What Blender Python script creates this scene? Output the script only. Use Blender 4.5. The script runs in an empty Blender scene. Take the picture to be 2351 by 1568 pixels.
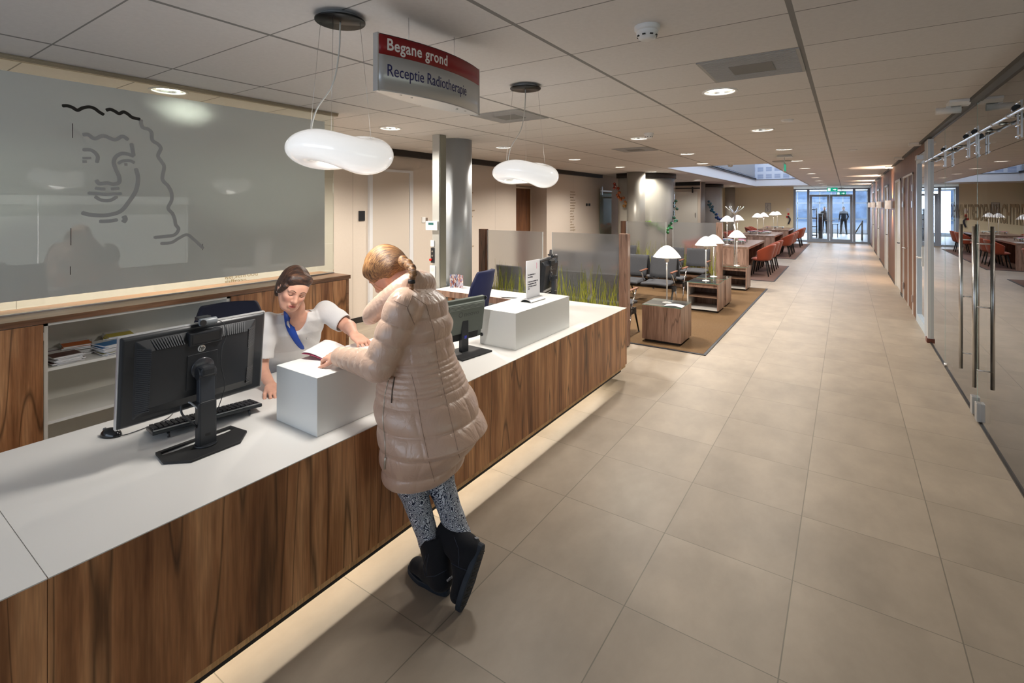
import bpy, math, random
import numpy as np
from mathutils import Vector, Matrix, Euler
PI = math.pi
SC = bpy.context.scene
COL = SC.collection

EXPOSURE = 0.6; WORLD = 1.5
E_C0 = 60; E_CC = 105; E_C = 185; E_L0 = 190; E_P = 38; E_S = 110; E_T = 50; E_LED = 8.5; E_W = 22; E_R = 190; E_SK = 95
# ---------------------------------------------------------------- camera
FPX = 1135.0; CX = 1175.5; HY = 471.0; CH = 1.79; HC = 2.70
TH = math.atan((1943 - CX) / FPX)
cam = bpy.data.cameras.new('camera'); camo = bpy.data.objects.new('camera', cam); COL.objects.link(camo)
cam.sensor_width = 36; cam.lens = FPX / 2351 * 36; cam.shift_y = -(784 - HY) / 2351
cam.clip_start = .05; cam.clip_end = 200
camo.location = (0, 0, CH); camo.rotation_euler = (PI / 2, 0, TH)
SC.camera = camo
# ---------------------------------------------------------------- exposure, world
SC.view_settings.view_transform = 'Standard'; SC.view_settings.look = 'None'
SC.view_settings.gamma = 1; SC.view_settings.exposure = EXPOSURE; SC.view_settings.use_curve_mapping = False
SC.cycles.max_bounces = 8; SC.cycles.diffuse_bounces = 4; SC.cycles.glossy_bounces = 4
SC.cycles.transmission_bounces = 6; SC.cycles.transparent_max_bounces = 12
SC.cycles.caustics_reflective = False; SC.cycles.caustics_refractive = False
SC.cycles.sample_clamp_indirect = 4
W = bpy.data.worlds.new('sky'); SC.world = W; W.use_nodes = True
bg = W.node_tree.nodes['Background']; bg.inputs[0].default_value = (.62, .78, 1, 1); bg.inputs[1].default_value = WORLD

# ---------------------------------------------------------------- pixel -> point
def ray(u, v):
    a = (u - CX) / FPX; b = (HY - v) / FPX
    return Vector((-math.sin(TH) + a * math.cos(TH), math.cos(TH) + a * math.sin(TH), b))
def Pz(u, v, z): r = ray(u, v); return Vector((0, 0, CH)) + r * ((z - CH) / r.z)
def Px(u, v, x): r = ray(u, v); return Vector((0, 0, CH)) + r * (x / r.x)
def Py(u, v, y): r = ray(u, v); return Vector((0, 0, CH)) + r * (y / r.y)
def yAt(u, x): r = ray(u, 0); return r.y * x / r.x

# ---------------------------------------------------------------- objects
def tag(o, label=None, cat=None, group=None, kind=None):
    if label: o['label'] = label
    if cat: o['category'] = cat
    if group: o['group'] = group
    if kind: o['kind'] = kind
    return o
def empty(name, loc, label=None, cat=None, group=None, rz=0):
    o = bpy.data.objects.new(name, None); COL.objects.link(o); o.location = loc; o.rotation_euler = (0, 0, rz)
    o.empty_display_size = .05
    return tag(o, label, cat, group)
def attach(o, parent):
    o.parent = parent
    if parent.get('_w'): o.matrix_parent_inverse = Matrix.Translation(-Vector(parent.location))
    return o
def wempty(name, loc, *a, **k):
    """thing whose parts are given in room coordinates"""
    e = empty(name, loc, *a, **k); e['_w'] = 1; return e
def xAt(u, y): r = ray(u, 0); return r.x * y / r.y
def copy_tree(o, parent=None):
    c = o.copy(); COL.objects.link(c)
    if parent is not None:
        mi = o.matrix_parent_inverse.copy(); c.parent = parent; c.matrix_parent_inverse = mi
    for ch in list(o.children): copy_tree(ch, c)
    return c
def place(proto, loc, rz=0, label=None, group=None, first=[]):
    """the prototype itself serves as the first instance"""
    if proto.get('_used'):
        o = copy_tree(proto)
    else:
        o = proto; o['_used'] = 1
    o.location = loc; o.rotation_euler = (0, 0, rz)
    if label: o['label'] = label
    if group: o['group'] = group
    return o
class MB:
    def __init__(s): s.v = []; s.f = []; s.m = []; s.sm = []; s.c = None
    def add(s, vs, fs, mi=0, smooth=False):
        b = len(s.v); s.v += [tuple(p) for p in vs]
        for f in fs: s.f.append(tuple(i + b for i in f)); s.m.append(mi); s.sm.append(smooth)
        return s
    def box(s, x0, x1, y0, y1, z0, z1, mi=0, M=None):
        if x0 > x1: x0, x1 = x1, x0
        if y0 > y1: y0, y1 = y1, y0
        if z0 > z1: z0, z1 = z1, z0
        vs = [Vector(p) for p in ((x0,y0,z0),(x1,y0,z0),(x1,y1,z0),(x0,y1,z0),(x0,y0,z1),(x1,y0,z1),(x1,y1,z1),(x0,y1,z1))]
        if M is not None: vs = [M @ p for p in vs]
        return s.add(vs, [(0,3,2,1),(4,5,6,7),(0,1,5,4),(1,2,6,5),(2,3,7,6),(3,0,4,7)], mi)
    def cyl(s, p0, p1, r0, r1=None, n=16, mi=0, caps=True, smooth=True):
        return s.tube([p0, p1], [r0, r0 if r1 is None else r1], n, mi, caps, smooth)
    def tube(s, pts, rad, n=12, mi=0, caps=True, smooth=True, closed=False, flat=1.0, up=None):
        pts = [Vector(p) for p in pts]; k = len(pts)
        if not hasattr(rad, '__len__'): rad = [rad] * k
        ref = None; rings = []
        for i, p in enumerate(pts):
            if closed: t = pts[(i + 1) % k] - pts[i - 1]
            else: t = pts[min(i + 1, k - 1)] - pts[max(i - 1, 0)]
            t.normalize()
            if ref is None:
                ref = Vector(up) if up is not None else (Vector((0, 0, 1)) if abs(t.z) < .9 else Vector((1, 0, 0)))
            a = ref - t * ref.dot(t)
            if a.length < 1e-6: a = t.orthogonal()
            a.normalize(); b = t.cross(a); ref = a
            rings.append([p + (a * math.cos(2*PI*j/n) * flat + b * math.sin(2*PI*j/n)) * rad[i] for j in range(n)])
        vs = [q for r in rings for q in r]; fs = []
        for i in range(k if closed else k - 1):
            i2 = (i + 1) % k
            for j in range(n):
                fs.append((i*n + j, i*n + (j+1) % n, i2*n + (j+1) % n, i2*n + j))
        s.add(vs, fs, mi, smooth)
        if caps and not closed:
            b0 = len(s.v) - len(vs)
            s.f.append(tuple(b0 + j for j in range(n))[::-1]); s.m.append(mi); s.sm.append(False)
            s.f.append(tuple(b0 + (k-1)*n + j for j in range(n))); s.m.append(mi); s.sm.append(False)
        return s
    def lathe(s, prof, c=(0, 0, 0), n=32, mi=0, smooth=True, M=None):
        vs = []; fs = []; c = Vector(c)
        for r, z in prof:
            for j in range(n):
                p = Vector((r * math.cos(2*PI*j/n), r * math.sin(2*PI*j/n), z))
                if M is not None: p = M @ p
                vs.append(p + c)
        for i in range(len(prof) - 1):
            for j in range(n): fs.append((i*n + j, i*n + (j+1) % n, (i+1)*n + (j+1) % n, (i+1)*n + j))
        return s.add(vs, fs, mi, smooth)
    def prism(s, poly, axis, a0, a1, mi=0, smooth=False, M=None):
        """polygon in the two other axes (in order x,y,z without axis) pushed from a0 to a1"""
        def mk(p, a):
            q = list(p); q.insert(axis, a); q = Vector(q)
            return M @ q if M is not None else q
        n = len(poly); vs = [mk(p, a0) for p in poly] + [mk(p, a1) for p in poly]
        fs = [tuple(range(n)), tuple(range(2*n - 1, n - 1, -1))] + [(i, i + n, (i+1) % n + n, (i+1) % n) for i in range(n)]
        b = len(s.f); s.add(vs, fs, mi)
        if smooth:
            for i in range(b + 2, len(s.f)): s.sm[i] = True
        return s
    def grid(s, fn, nu, nv, mi=0, smooth=True, cu=False, cv=False):
        vs = []; ku = nu if cu else nu + 1; kv = nv if cv else nv + 1
        for i in range(ku):
            for j in range(kv): vs.append(fn(i / nu, j / nv))
        fs = []
        for i in range(nu):
            for j in range(nv):
                i2 = (i + 1) % ku; j2 = (j + 1) % kv
                fs.append((i*kv + j, i2*kv + j, i2*kv + j2, i*kv + j2))
        return s.add(vs, fs, mi, smooth)
    def sphere(s, c, r, nu=16, nv=10, mi=0, M=None):
        c = Vector(c); r = Vector(r) if hasattr(r, '__len__') else Vector((r, r, r))
        def f(u, v):
            a = 2*PI*u; b = PI * (v - .5)
            p = Vector((math.cos(a)*math.cos(b)*r.x, math.sin(a)*math.cos(b)*r.y, math.sin(b)*r.z))
            if M is not None: p = M @ p
            return p + c
        return s.grid(f, nu, nv, mi, cu=True)
    def build(s, name, mats, parent=None, bevel=0, seg=2, sub=0, loc=None, fixn=False):
        me = bpy.data.meshes.new(name); me.from_pydata(s.v, [], s.f); me.update()
        if not isinstance(mats, (list, tuple)): mats = [mats]
        for m in mats: me.materials.append(m)
        me.polygons.foreach_set('material_index', s.m); me.polygons.foreach_set('use_smooth', s.sm)
        import bmesh
        bm = bmesh.new(); bm.from_mesh(me)
        if fixn or not s.c: bmesh.ops.recalc_face_normals(bm, faces=bm.faces)
        bm.to_mesh(me); bm.free()
        o = bpy.data.objects.new(name, me); COL.objects.link(o)
        if parent is not None:
            q = parent
            if q.get('_w') is None and q.type == 'MESH' and q.parent is not None and q.parent.get('_w'): o.parent = q
            else: attach(o, q)
        if loc is not None: o.location = loc
        if bevel:
            b = o.modifiers.new('bevel', 'BEVEL'); b.width = bevel; b.segments = seg; b.limit_method = 'ANGLE'; b.angle_limit = .6
            b.harden_normals = False
        if sub:
            b = o.modifiers.new('sub', 'SUBSURF'); b.levels = sub; b.render_levels = sub
        return o
def boxo(name, mat, x0, x1, y0, y1, z0, z1, parent=None, bevel=0):
    return MB().box(x0, x1, y0, y1, z0, z1).build(name, mat, parent, bevel)
def struct(o): o['kind'] = 'structure'; return o
def text(name, s, size, M, mat, parent=None, ext=.0006, bold=0, align='LEFT', shear=0, spacing=1.0, bend=None, wx=1.0, fit=None):
    cu = bpy.data.curves.new(name, 'FONT'); cu.body = s; cu.size = size; cu.extrude = ext; cu.offset = bold
    cu.align_x = align; cu.shear = shear; cu.space_character = spacing; cu.resolution_u = 3
    t = bpy.data.objects.new(name, cu); me = bpy.data.meshes.new_from_object(t)
    bpy.data.objects.remove(t); bpy.data.curves.remove(cu)
    if fit: wx = fit / max(v.co.x for v in me.vertices)
    for v in me.vertices:
        p = v.co.copy(); p.x *= wx
        if bend: p = bend(p)
        v.co = M @ p
    me.materials.clear(); me.materials.append(mat)
    o = bpy.data.objects.new(name, me); COL.objects.link(o)
    if parent is not None: attach(o, parent)
    return o
def frame(o, xd, yd):
    """matrix whose x runs along xd, y along yd, at o"""
    xd = Vector(xd).normalized(); yd = Vector(yd); yd = (yd - xd * yd.dot(xd)).normalized(); zd = xd.cross(yd)
    M = Matrix.Identity(4)
    for i in range(3): M[i][0] = xd[i]; M[i][1] = yd[i]; M[i][2] = zd[i]; M[i][3] = o[i]
    return M
def spline(pts, n=8, closed=False):
    """Catmull-Rom through the points"""
    P = [Vector(p) for p in pts]; k = len(P); out = []
    for i in range(k if closed else k - 1):
        p0 = P[(i-1) % k] if closed or i > 0 else P[0]*2 - P[1]
        p1 = P[i]; p2 = P[(i+1) % k]
        p3 = P[(i+2) % k] if closed or i + 2 < k else P[k-1]*2 - P[k-2]
        for j in range(n):
            t = j / n
            out.append(.5 * ((2*p1) + (p2 - p0)*t + (2*p0 - 5*p1 + 4*p2 - p3)*t*t + (3*p1 - p0 - 3*p2 + p3)*t**3))
    if not closed: out.append(P[-1])
    return out

# ---------------------------------------------------------------- materials
MAT = {}
def nt(name):
    m = bpy.data.materials.new(name); m.use_nodes = True; n = m.node_tree; n.nodes.clear()
    out = n.nodes.new('ShaderNodeOutputMaterial'); return m, n, out
def N(n, t, **kw):
    x = n.nodes.new(t)
    for k, v in kw.items(): setattr(x, k, v)
    return x
def mat(name, col=(.8,.8,.8), rough=.5, metal=0, em=0, emc=None, spec=.5, coat=0, trans=0, ior=1.45, sss=0, bump=0, bscale=200, var=0, vscale=5, alpha=1, sheen=0):
    if name in MAT: return MAT[name]
    m, n, out = nt(name); b = N(n, 'ShaderNodeBsdfPrincipled'); n.links.new(b.outputs[0], out.inputs[0])
    I = b.inputs; I['Base Color'].default_value = (*col, 1); I['Roughness'].default_value = rough; I['Metallic'].default_value = metal
    I['Specular IOR Level'].default_value = spec; I['Coat Weight'].default_value = coat; I['Coat Roughness'].default_value = .06
    I['Transmission Weight'].default_value = trans; I['IOR'].default_value = ior; I['Alpha'].default_value = alpha
    if sheen: I['Sheen Weight'].default_value = sheen
    if em: I['Emission Color'].default_value = (*(emc or col), 1); I['Emission Strength'].default_value = em
    if sss: I['Subsurface Weight'].default_value = sss; I['Subsurface Radius'].default_value = (.01, .004, .002); I['Subsurface Scale'].default_value = 1
    if bump or var:
        tc = N(n, 'ShaderNodeTexCoord')
        if var:
            no = N(n, 'ShaderNodeTexNoise'); no.inputs['Scale'].default_value = vscale; no.inputs['Detail'].default_value = 6
            n.links.new(tc.outputs['Object'], no.inputs['Vector'])
            r = N(n, 'ShaderNodeMapRange'); r.inputs[1].default_value = .3; r.inputs[2].default_value = .7
            r.inputs[3].default_value = 1 - var; r.inputs[4].default_value = 1 + var; n.links.new(no.outputs[0], r.inputs[0])
            mx = N(n, 'ShaderNodeVectorMath', operation='SCALE'); mx.inputs[0].default_value = col; n.links.new(r.outputs[0], mx.inputs['Scale'])
            n.links.new(mx.outputs[0], I['Base Color'])
        if bump:
            no = N(n, 'ShaderNodeTexNoise'); no.inputs['Scale'].default_value = bscale; no.inputs['Detail'].default_value = 4
            n.links.new(tc.outputs['Object'], no.inputs['Vector'])
            bp = N(n, 'ShaderNodeBump'); bp.inputs['Strength'].default_value = bump; bp.inputs['Distance'].default_value = .01
            n.links.new(no.outputs[0], bp.inputs['Height']); n.links.new(bp.outputs[0], I['Normal'])
    MAT[name] = m; return m
def wood(name, dark, mid, light, grain='z', streak=1.0, rough=.38, scale=1.0, board=.0, warp=.1):
    """straight wood grain running along one axis, wavy dark figure lines, boards of differing tone"""
    if name in MAT: return MAT[name]
    m, n, out = nt(name); L = n.links.new
    b = N(n, 'ShaderNodeBsdfPrincipled'); L(b.outputs[0], out.inputs[0]); b.inputs['Roughness'].default_value = rough
    tc = N(n, 'ShaderNodeTexCoord'); mp = N(n, 'ShaderNodeMapping'); L(tc.outputs['Object'], mp.inputs[0])
    s = {'z': (1, 1, .09), 'y': (1, .09, 1), 'x': (.09, 1, 1)}[grain]
    mp.inputs['Scale'].default_value = [q * scale for q in s]
    wv = N(n, 'ShaderNodeTexNoise'); wv.inputs['Scale'].default_value = 2.2; wv.inputs['Detail'].default_value = 2; L(mp.outputs[0], wv.inputs['Vector'])
    wm = N(n, 'ShaderNodeVectorMath', operation='MULTIPLY_ADD'); L(wv.outputs['Color'], wm.inputs[0]); wm.inputs[1].default_value = (warp, warp, warp); L(mp.outputs[0], wm.inputs[2])
    n1 = N(n, 'ShaderNodeTexNoise'); n1.inputs['Scale'].default_value = 9; n1.inputs['Detail'].default_value = 5; n1.inputs['Roughness'].default_value = .6; L(wm.outputs[0], n1.inputs['Vector'])
    cr = N(n, 'ShaderNodeValToRGB'); L(n1.outputs[0], cr.inputs[0])
    e = cr.color_ramp.elements; e[0].position = .30; e[0].color = (*dark, 1); e[1].position = .70; e[1].color = (*light, 1)
    k = e.new(.5); k.color = (*mid, 1)
    # thin dark figure lines
    n2 = N(n, 'ShaderNodeTexNoise'); n2.inputs['Scale'].default_value = 4.5; n2.inputs['Detail'].default_value = 1.5; L(wm.outputs[0], n2.inputs['Vector'])
    ml = N(n, 'ShaderNodeMath', operation='MULTIPLY'); ml.inputs[1].default_value = 9; L(n2.outputs[0], ml.inputs[0])
    fr = N(n, 'ShaderNodeMath', operation='PINGPONG'); fr.inputs[1].default_value = .5; L(ml.outputs[0], fr.inputs[0])
    r2 = N(n, 'ShaderNodeMapRange'); L(fr.outputs[0], r2.inputs[0]); r2.inputs[1].default_value = 0; r2.inputs[2].default_value = .09; r2.inputs[3].default_value = 1 - .62 * streak; r2.inputs[4].default_value = 1
    mul = N(n, 'ShaderNodeVectorMath', operation='SCALE'); L(cr.outputs[0], mul.inputs[0]); L(r2.outputs[0], mul.inputs['Scale'])
    # fine pores
    mp2 = N(n, 'ShaderNodeMapping'); L(tc.outputs['Object'], mp2.inputs[0]); mp2.inputs['Scale'].default_value = [120 * q if q == 1 else 5 for q in s]
    n3 = N(n, 'ShaderNodeTexNoise'); n3.inputs['Scale'].default_value = 1; n3.inputs['Detail'].default_value = 2; L(mp2.outputs[0], n3.inputs['Vector'])
    r3 = N(n, 'ShaderNodeMapRange'); L(n3.outputs[0], r3.inputs[0]); r3.inputs[1].default_value = .35; r3.inputs[2].default_value = .65; r3.inputs[3].default_value = .82; r3.inputs[4].default_value = 1.1
    mu2 = N(n, 'ShaderNodeVectorMath', operation='SCALE'); L(mul.outputs[0], mu2.inputs[0]); L(r3.outputs[0], mu2.inputs['Scale'])
    L(mu2.outputs[0], b.inputs['Base Color'])
    MAT[name] = m; return m
def glass(name, col=(.9,.97,.94), rough=0, tint=.12, spec=1.0, film=None, filmamt=0):
    """thin pane: mostly transparent, fresnel reflection; film = frosted layer colour"""
    if name in MAT: return MAT[name]
    m, n, out = nt(name); L = n.links.new
    tr = N(n, 'ShaderNodeBsdfTransparent'); tr.inputs[0].default_value = (*col, 1)
    gl = N(n, 'ShaderNodeBsdfGlossy'); gl.inputs['Roughness'].default_value = rough; gl.inputs[0].default_value = (1, 1, 1, 1)
    lw = N(n, 'ShaderNodeFresnel'); lw.inputs[0].default_value = 1.45
    ml = N(n, 'ShaderNodeMath', operation='MULTIPLY'); ml.use_clamp = True; L(lw.outputs[0], ml.inputs[0]); ml.inputs[1].default_value = spec
    base = tr
    if film:
        di = N(n, 'ShaderNodeBsdfDiffuse'); di.inputs[0].default_value = (*film, 1)
        tl = N(n, 'ShaderNodeBsdfTranslucent'); tl.inputs[0].default_value = (*film, 1)
        m1 = N(n, 'ShaderNodeMixShader'); m1.inputs[0].default_value = .42; L(di.outputs[0], m1.inputs[1]); L(tl.outputs[0], m1.inputs[2])
        m2 = N(n, 'ShaderNodeMixShader'); m2.inputs[0].default_value = filmamt; L(tr.outputs[0], m2.inputs[1]); L(m1.outputs[0], m2.inputs[2]); base = m2
    mx = N(n, 'ShaderNodeMixShader'); L(ml.outputs[0], mx.inputs[0]); L(base.outputs[0], mx.inputs[1]); L(gl.outputs[0], mx.inputs[2])
    L(mx.outputs[0], out.inputs[0]); MAT[name] = m; return m

# ================================================================ materials
WAL = wood('walnut counter', (.14,.048,.017), (.40,.175,.072), (.72,.38,.18), scale=1.0, rough=.3)
WALY = wood('walnut top', (.13,.058,.028), (.25,.12,.06), (.38,.205,.11), grain='y', scale=1.2, rough=.3, streak=.5)
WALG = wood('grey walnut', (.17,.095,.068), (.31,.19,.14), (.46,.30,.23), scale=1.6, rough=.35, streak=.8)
WALGX = wood('grey walnut top', (.15,.085,.06), (.235,.145,.10), (.34,.22,.16), grain='x', scale=1.3, rough=.3, streak=.4)
WALGY = wood('grey walnut long top', (.15,.085,.06), (.235,.145,.10), (.34,.22,.16), grain='y', scale=1.3, rough=.3, streak=.4)
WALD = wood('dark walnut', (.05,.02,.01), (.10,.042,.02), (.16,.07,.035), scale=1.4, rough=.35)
WALR = wood('red brown veneer', (.10,.036,.013), (.155,.06,.022), (.21,.088,.034), scale=1.2, rough=.5, streak=.25, warp=.04)
LITWOOD = wood('wood lit golden', (.55,.30,.12), (.68,.40,.18), (.78,.50,.26), scale=2, rough=.4, streak=.4)  # golden light on the lower strip is put into this lighter colour
WHITE = mat('white laminate', (.76,.745,.72), .35)
WHITEB = mat('white box laminate', (.74,.75,.74), .35)
CREAM = mat('cream wall', (.66,.58,.48), .6, bump=.02, bscale=300)
CREAM2 = mat('warm cream paint', (.76,.68,.50), .6)
BLACK = mat('black plastic', (.018,.02,.024), .35)
BLACKM = mat('matt black', (.012,.012,.013), .6)
DARK = mat('dark strip', (.02,.016,.014), .5)
CHROME = mat('chrome', (.75,.76,.78), .12, 1)
STEEL = mat('brushed steel', (.62,.61,.60), .28, 1)
ALU = mat('aluminium', (.62,.63,.64), .38, 1)
WMET = mat('white metal', (.75,.75,.74), .4)
GMET = mat('grey painted metal', (.33,.33,.31), .35, .3)
GLASS = glass('clear glass', (.93,.97,.95), spec=1.0)
GLASSR = glass('tinted door glass', (.43,.45,.44), spec=1.4)
GLASSB = glass('end door glass', (.82,.88,.95), spec=1.2)
def lin(n, c, sp, off, w, sock):
    """1 on lines of width w every sp metres along a coordinate socket"""
    L = n.links.new
    a = N(n, 'ShaderNodeMath', operation='SUBTRACT'); L(sock, a.inputs[0]); a.inputs[1].default_value = off
    b = N(n, 'ShaderNodeMath', operation='DIVIDE'); L(a.outputs[0], b.inputs[0]); b.inputs[1].default_value = sp
    p = N(n, 'ShaderNodeMath', operation='PINGPONG'); L(b.outputs[0], p.inputs[0]); p.inputs[1].default_value = .5
    d = N(n, 'ShaderNodeMath', operation='LESS_THAN'); L(p.outputs[0], d.inputs[0]); d.inputs[1].default_value = w / 2 / sp
    return d.outputs[0], b.outputs[0]
def tile_mat(name, col, dark, sx, ox, wx, sy, oy, wy, rough, lines, cloud=.12, cell=.04, streak=True, spec=.5, bump=.4):
    m, n, out = nt(name); L = n.links.new
    b = N(n, 'ShaderNodeBsdfPrincipled'); L(b.outputs[0], out.inputs[0]); b.inputs['Roughness'].default_value = rough; b.inputs['Specular IOR Level'].default_value = spec
    tc = N(n, 'ShaderNodeTexCoord'); sp = N(n, 'ShaderNodeSeparateXYZ'); L(tc.outputs['Object'], sp.inputs[0])
    lx, ux = lin(n, None, sx, ox, wx, sp.outputs[0]); ly, uy = lin(n, None, sy, oy, wy, sp.outputs[1])
    mxl = N(n, 'ShaderNodeMath', operation='MAXIMUM'); L(lx, mxl.inputs[0]); L(ly, mxl.inputs[1])
    fx = N(n, 'ShaderNodeMath', operation='FLOOR'); L(ux, fx.inputs[0]); fy = N(n, 'ShaderNodeMath', operation='FLOOR'); L(uy, fy.inputs[0])
    cb = N(n, 'ShaderNodeCombineXYZ'); L(fx.outputs[0], cb.inputs[0]); L(fy.outputs[0], cb.inputs[1])
    wn = N(n, 'ShaderNodeTexWhiteNoise'); L(cb.outputs[0], wn.inputs['Vector'])
    # clouds shift per tile
    ad = N(n, 'ShaderNodeVectorMath', operation='MULTIPLY_ADD'); L(wn.outputs['Color'], ad.inputs[0]); ad.inputs[1].default_value = (9, 9, 9); L(tc.outputs['Object'], ad.inputs[2])
    mp = N(n, 'ShaderNodeMapping'); L(ad.outputs[0], mp.inputs[0]); mp.inputs['Scale'].default_value = (1.5, .9, 1) if streak else (1, 1, 1)
    no = N(n, 'ShaderNodeTexNoise'); no.inputs['Scale'].default_value = 2.6 if streak else 40; no.inputs['Detail'].default_value = 7; no.inputs['Roughness'].default_value = .6; L(mp.outputs[0], no.inputs['Vector'])
    r = N(n, 'ShaderNodeMapRange'); L(no.outputs[0], r.inputs[0]); r.inputs[1].default_value = .3; r.inputs[2].default_value = .7; r.inputs[3].default_value = 1 - cloud; r.inputs[4].default_value = 1 + cloud * .6
    r2 = N(n, 'ShaderNodeMapRange'); L(wn.outputs['Value'], r2.inputs[0]); r2.inputs[3].default_value = 1 - cell; r2.inputs[4].default_value = 1 + cell
    mm = N(n, 'ShaderNodeMath', operation='MULTIPLY'); L(r.outputs[0], mm.inputs[0]); L(r2.outputs[0], mm.inputs[1])
    sc = N(n, 'ShaderNodeVectorMath', operation='SCALE'); sc.inputs[0].default_value = col; L(mm.outputs[0], sc.inputs['Scale'])
    mix = N(n, 'ShaderNodeMix', data_type='RGBA'); L(mxl.outputs[0], mix.inputs[0]); L(sc.outputs[0], mix.inputs[6]); mix.inputs[7].default_value = (*dark, 1)
    L(mix.outputs[2], b.inputs['Base Color'])
    bp = N(n, 'ShaderNodeBump'); bp.invert = True; bp.inputs['Strength'].default_value = bump; bp.inputs['Distance'].default_value = .003; L(mxl.outputs[0], bp.inputs['Height']); L(bp.outputs[0], b.inputs['Normal'])
    return m
FLOORM = tile_mat('large beige floor tile', (.335,.278,.217), (.18,.155,.12), .609, -1.431, .005, .5915, 1.520, .004, .42, True, cloud=.16, cell=.05, spec=.3)
CEILM = tile_mat('ceiling panel', (.70,.68,.67), (.25,.245,.24), 1.17, -.215, .026, .605, .860, .009, .7, True, cloud=.04, cell=.02, streak=False, spec=.2)

# ================================================================ shell
X0, X1, Y0, Y1 = -9.0, 6.0, -3.2, 44.0
WL = -6.15          # left wall face
GR = .91            # right wall face
YE = 28.3           # end wall face
struct(boxo('floor', FLOORM, X0, X1, Y0, Y1, -.2, 0))
# downlight positions: (x, y, row text)
ROWC = [(-.84, y) for y in (4.21, 6.64, 9.14, 11.66, 14.14, 16.6, 19.1, 21.6, 24.1, 26.6)]
ROWM = [(-2.33, y) for y in (6.54, 8.99)] + [(-2.6, 11.25)]
ROWL = [(-4.47, y) for y in (1.73, 4.04, 6.37, 8.83, 11.19)] + [(-4.38, 13.3)] + [(-4.47, y) for y in (18.6, 25.2)]
ROWB = [(-5.35, .4), (-5.35, 2.4)]  # unseen pair added to brighten the frosted film from behind
LR = .118
SKX0, SKX1, SKY0, SKY1 = -3.62, -1.42, 12.1, 26.2
def ceiling():
    holes = ROWC + ROWM + ROWL + ROWB
    h = .16
    xs = {X0, X1, SKX0, SKX1}; ys = {Y0, 37.5, SKY0, SKY1}
    for x, y in holes: xs |= {x - h, x + h}; ys |= {y - h, y + h}
    xs = sorted(xs); ys = sorted(ys); b = MB(); n = 32
    for i in range(len(xs) - 1):
        for j in range(len(ys) - 1):
            xa, xb, ya, yb = xs[i], xs[i+1], ys[j], ys[j+1]; cx, cy = (xa + xb) / 2, (ya + yb) / 2
            if SKX0 < cx < SKX1 and SKY0 < cy < SKY1: continue
            if any(abs(q[0] - cx) < h and abs(q[1] - cy) < h for q in holes): continue
            b.add([(xa,ya,HC),(xb,ya,HC),(xb,yb,HC),(xa,yb,HC)], [(0,3,2,1)])
    for cx, cy in holes:
        vs = []
        for k in range(n):
            t = 2*PI*k/n; c, s_ = math.cos(t), math.sin(t); mx = max(abs(c), abs(s_))
            vs.append((cx + c*LR, cy + s_*LR, HC)); vs.append((cx + c/mx*h, cy + s_/mx*h, HC))
        b.add(vs, [(2*k, 2*k+1, (2*k+3) % (2*n), (2*k+2) % (2*n)) for k in range(n)])
    return struct(b.build('ceiling', CEILM))
ceiling()
# slab above the ceiling keeps the void dark, with the lantern left open
struct(MB().box(X0, SKX0 - .03, Y0, 37.5, 3.12, 3.2).box(SKX1 + .03, X1, Y0, 37.5, 3.12, 3.2).box(SKX0 - .03, SKX1 + .03, Y0, SKY0 - .03, 3.12, 3.2).box(SKX0 - .03, SKX1 + .03, SKY1 + .03, 37.5, 3.12, 3.2).build('trim_1', BLACKM))

# left wall (x = WL) with the toilet recess
RY0, RY1, RZ = 9.26, 10.63, 2.26
w = MB().box(WL - .1, WL, Y0, RY0, 0, HC).box(WL - .1, WL, RY1, YE, 0, HC).box(WL - .1, WL, RY0, RY1, RZ, HC)
w.box(WL - .5, WL - .1, RY0 - .06, RY0, 0, HC).box(WL - .5, WL - .1, RY1, RY1 + .06, 0, HC).box(WL - .5, WL - .1, RY0, RY1, RZ, RZ + .05).box(WL - .56, WL - .5, RY0 - .06, RY1 + .06, 0, HC)
WALLM = tile_mat('cream wall panel', (.64,.56,.485), (.36,.31,.26), 50, 20, .001, 1.82, 3.0, .006, .55, True, cloud=.02, cell=.01, streak=False)
struct(w.build('wall_left', WALLM))
struct(MB().box(WL, WL + .012, Y0, RY0, 0, .085).box(WL, WL + .012, RY1, YE, 0, .085).build('baseboard_left', DARK))
struct(MB().box(WL - .02, WL + .10, Y0, 13.8, 2.60, HC).build('trim_2', DARK))

# end wall with glazed screen
xa = xAt(1822, YE)
e = MB().box(X0, xa, YE, YE + .12, 0, HC).box(GR, X1, YE, YE + .12, 0, HC)
struct(e.build('wall_back', CREAM2))
struct(boxo('baseboard_back', DARK, WL, xa, YE - .012, YE, 0, .085))

# right wall: veneer from y 8.75 to the end, doors are set into it
DR = [(10.39, 12.1, 'pair'), (12.62, 13.92, 'w'), (16.2, 17.5, 'w'), (20.3, 21.6, 'w'), (24.0, 25.3, 'w')]
w = MB(); y = 9.95
for a, b_, k in DR:
    w.box(GR, GR + .2, y, a, 0, HC); w.box(GR, GR + .2, a, b_, 2.33, HC); y = b_
w.box(GR, GR + .2, y, YE, 0, HC); w.box(GR, GR + .2, 8.75, 9.95, 2.56, HC)
struct(w.build('wall_right', WALR))
struct(MB().box(GR - .012, GR, 12.12, 12.6, 0, .05).box(GR - .012, GR, 13.94, 16.18, 0, .05).box(GR - .012, GR, 17.52, 20.28, 0, .05).box(GR - .012, GR, 21.62, 23.98, 0, .05).box(GR - .012, GR, 25.32, YE, 0, .05).build('baseboard_right', DARK))
struct(MB().box(GR - .04, GR + .02, Y0, YE, 2.668, HC).build('trim_3', mat('anodised head rail', (.07,.068,.065), .5, .3)))
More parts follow.
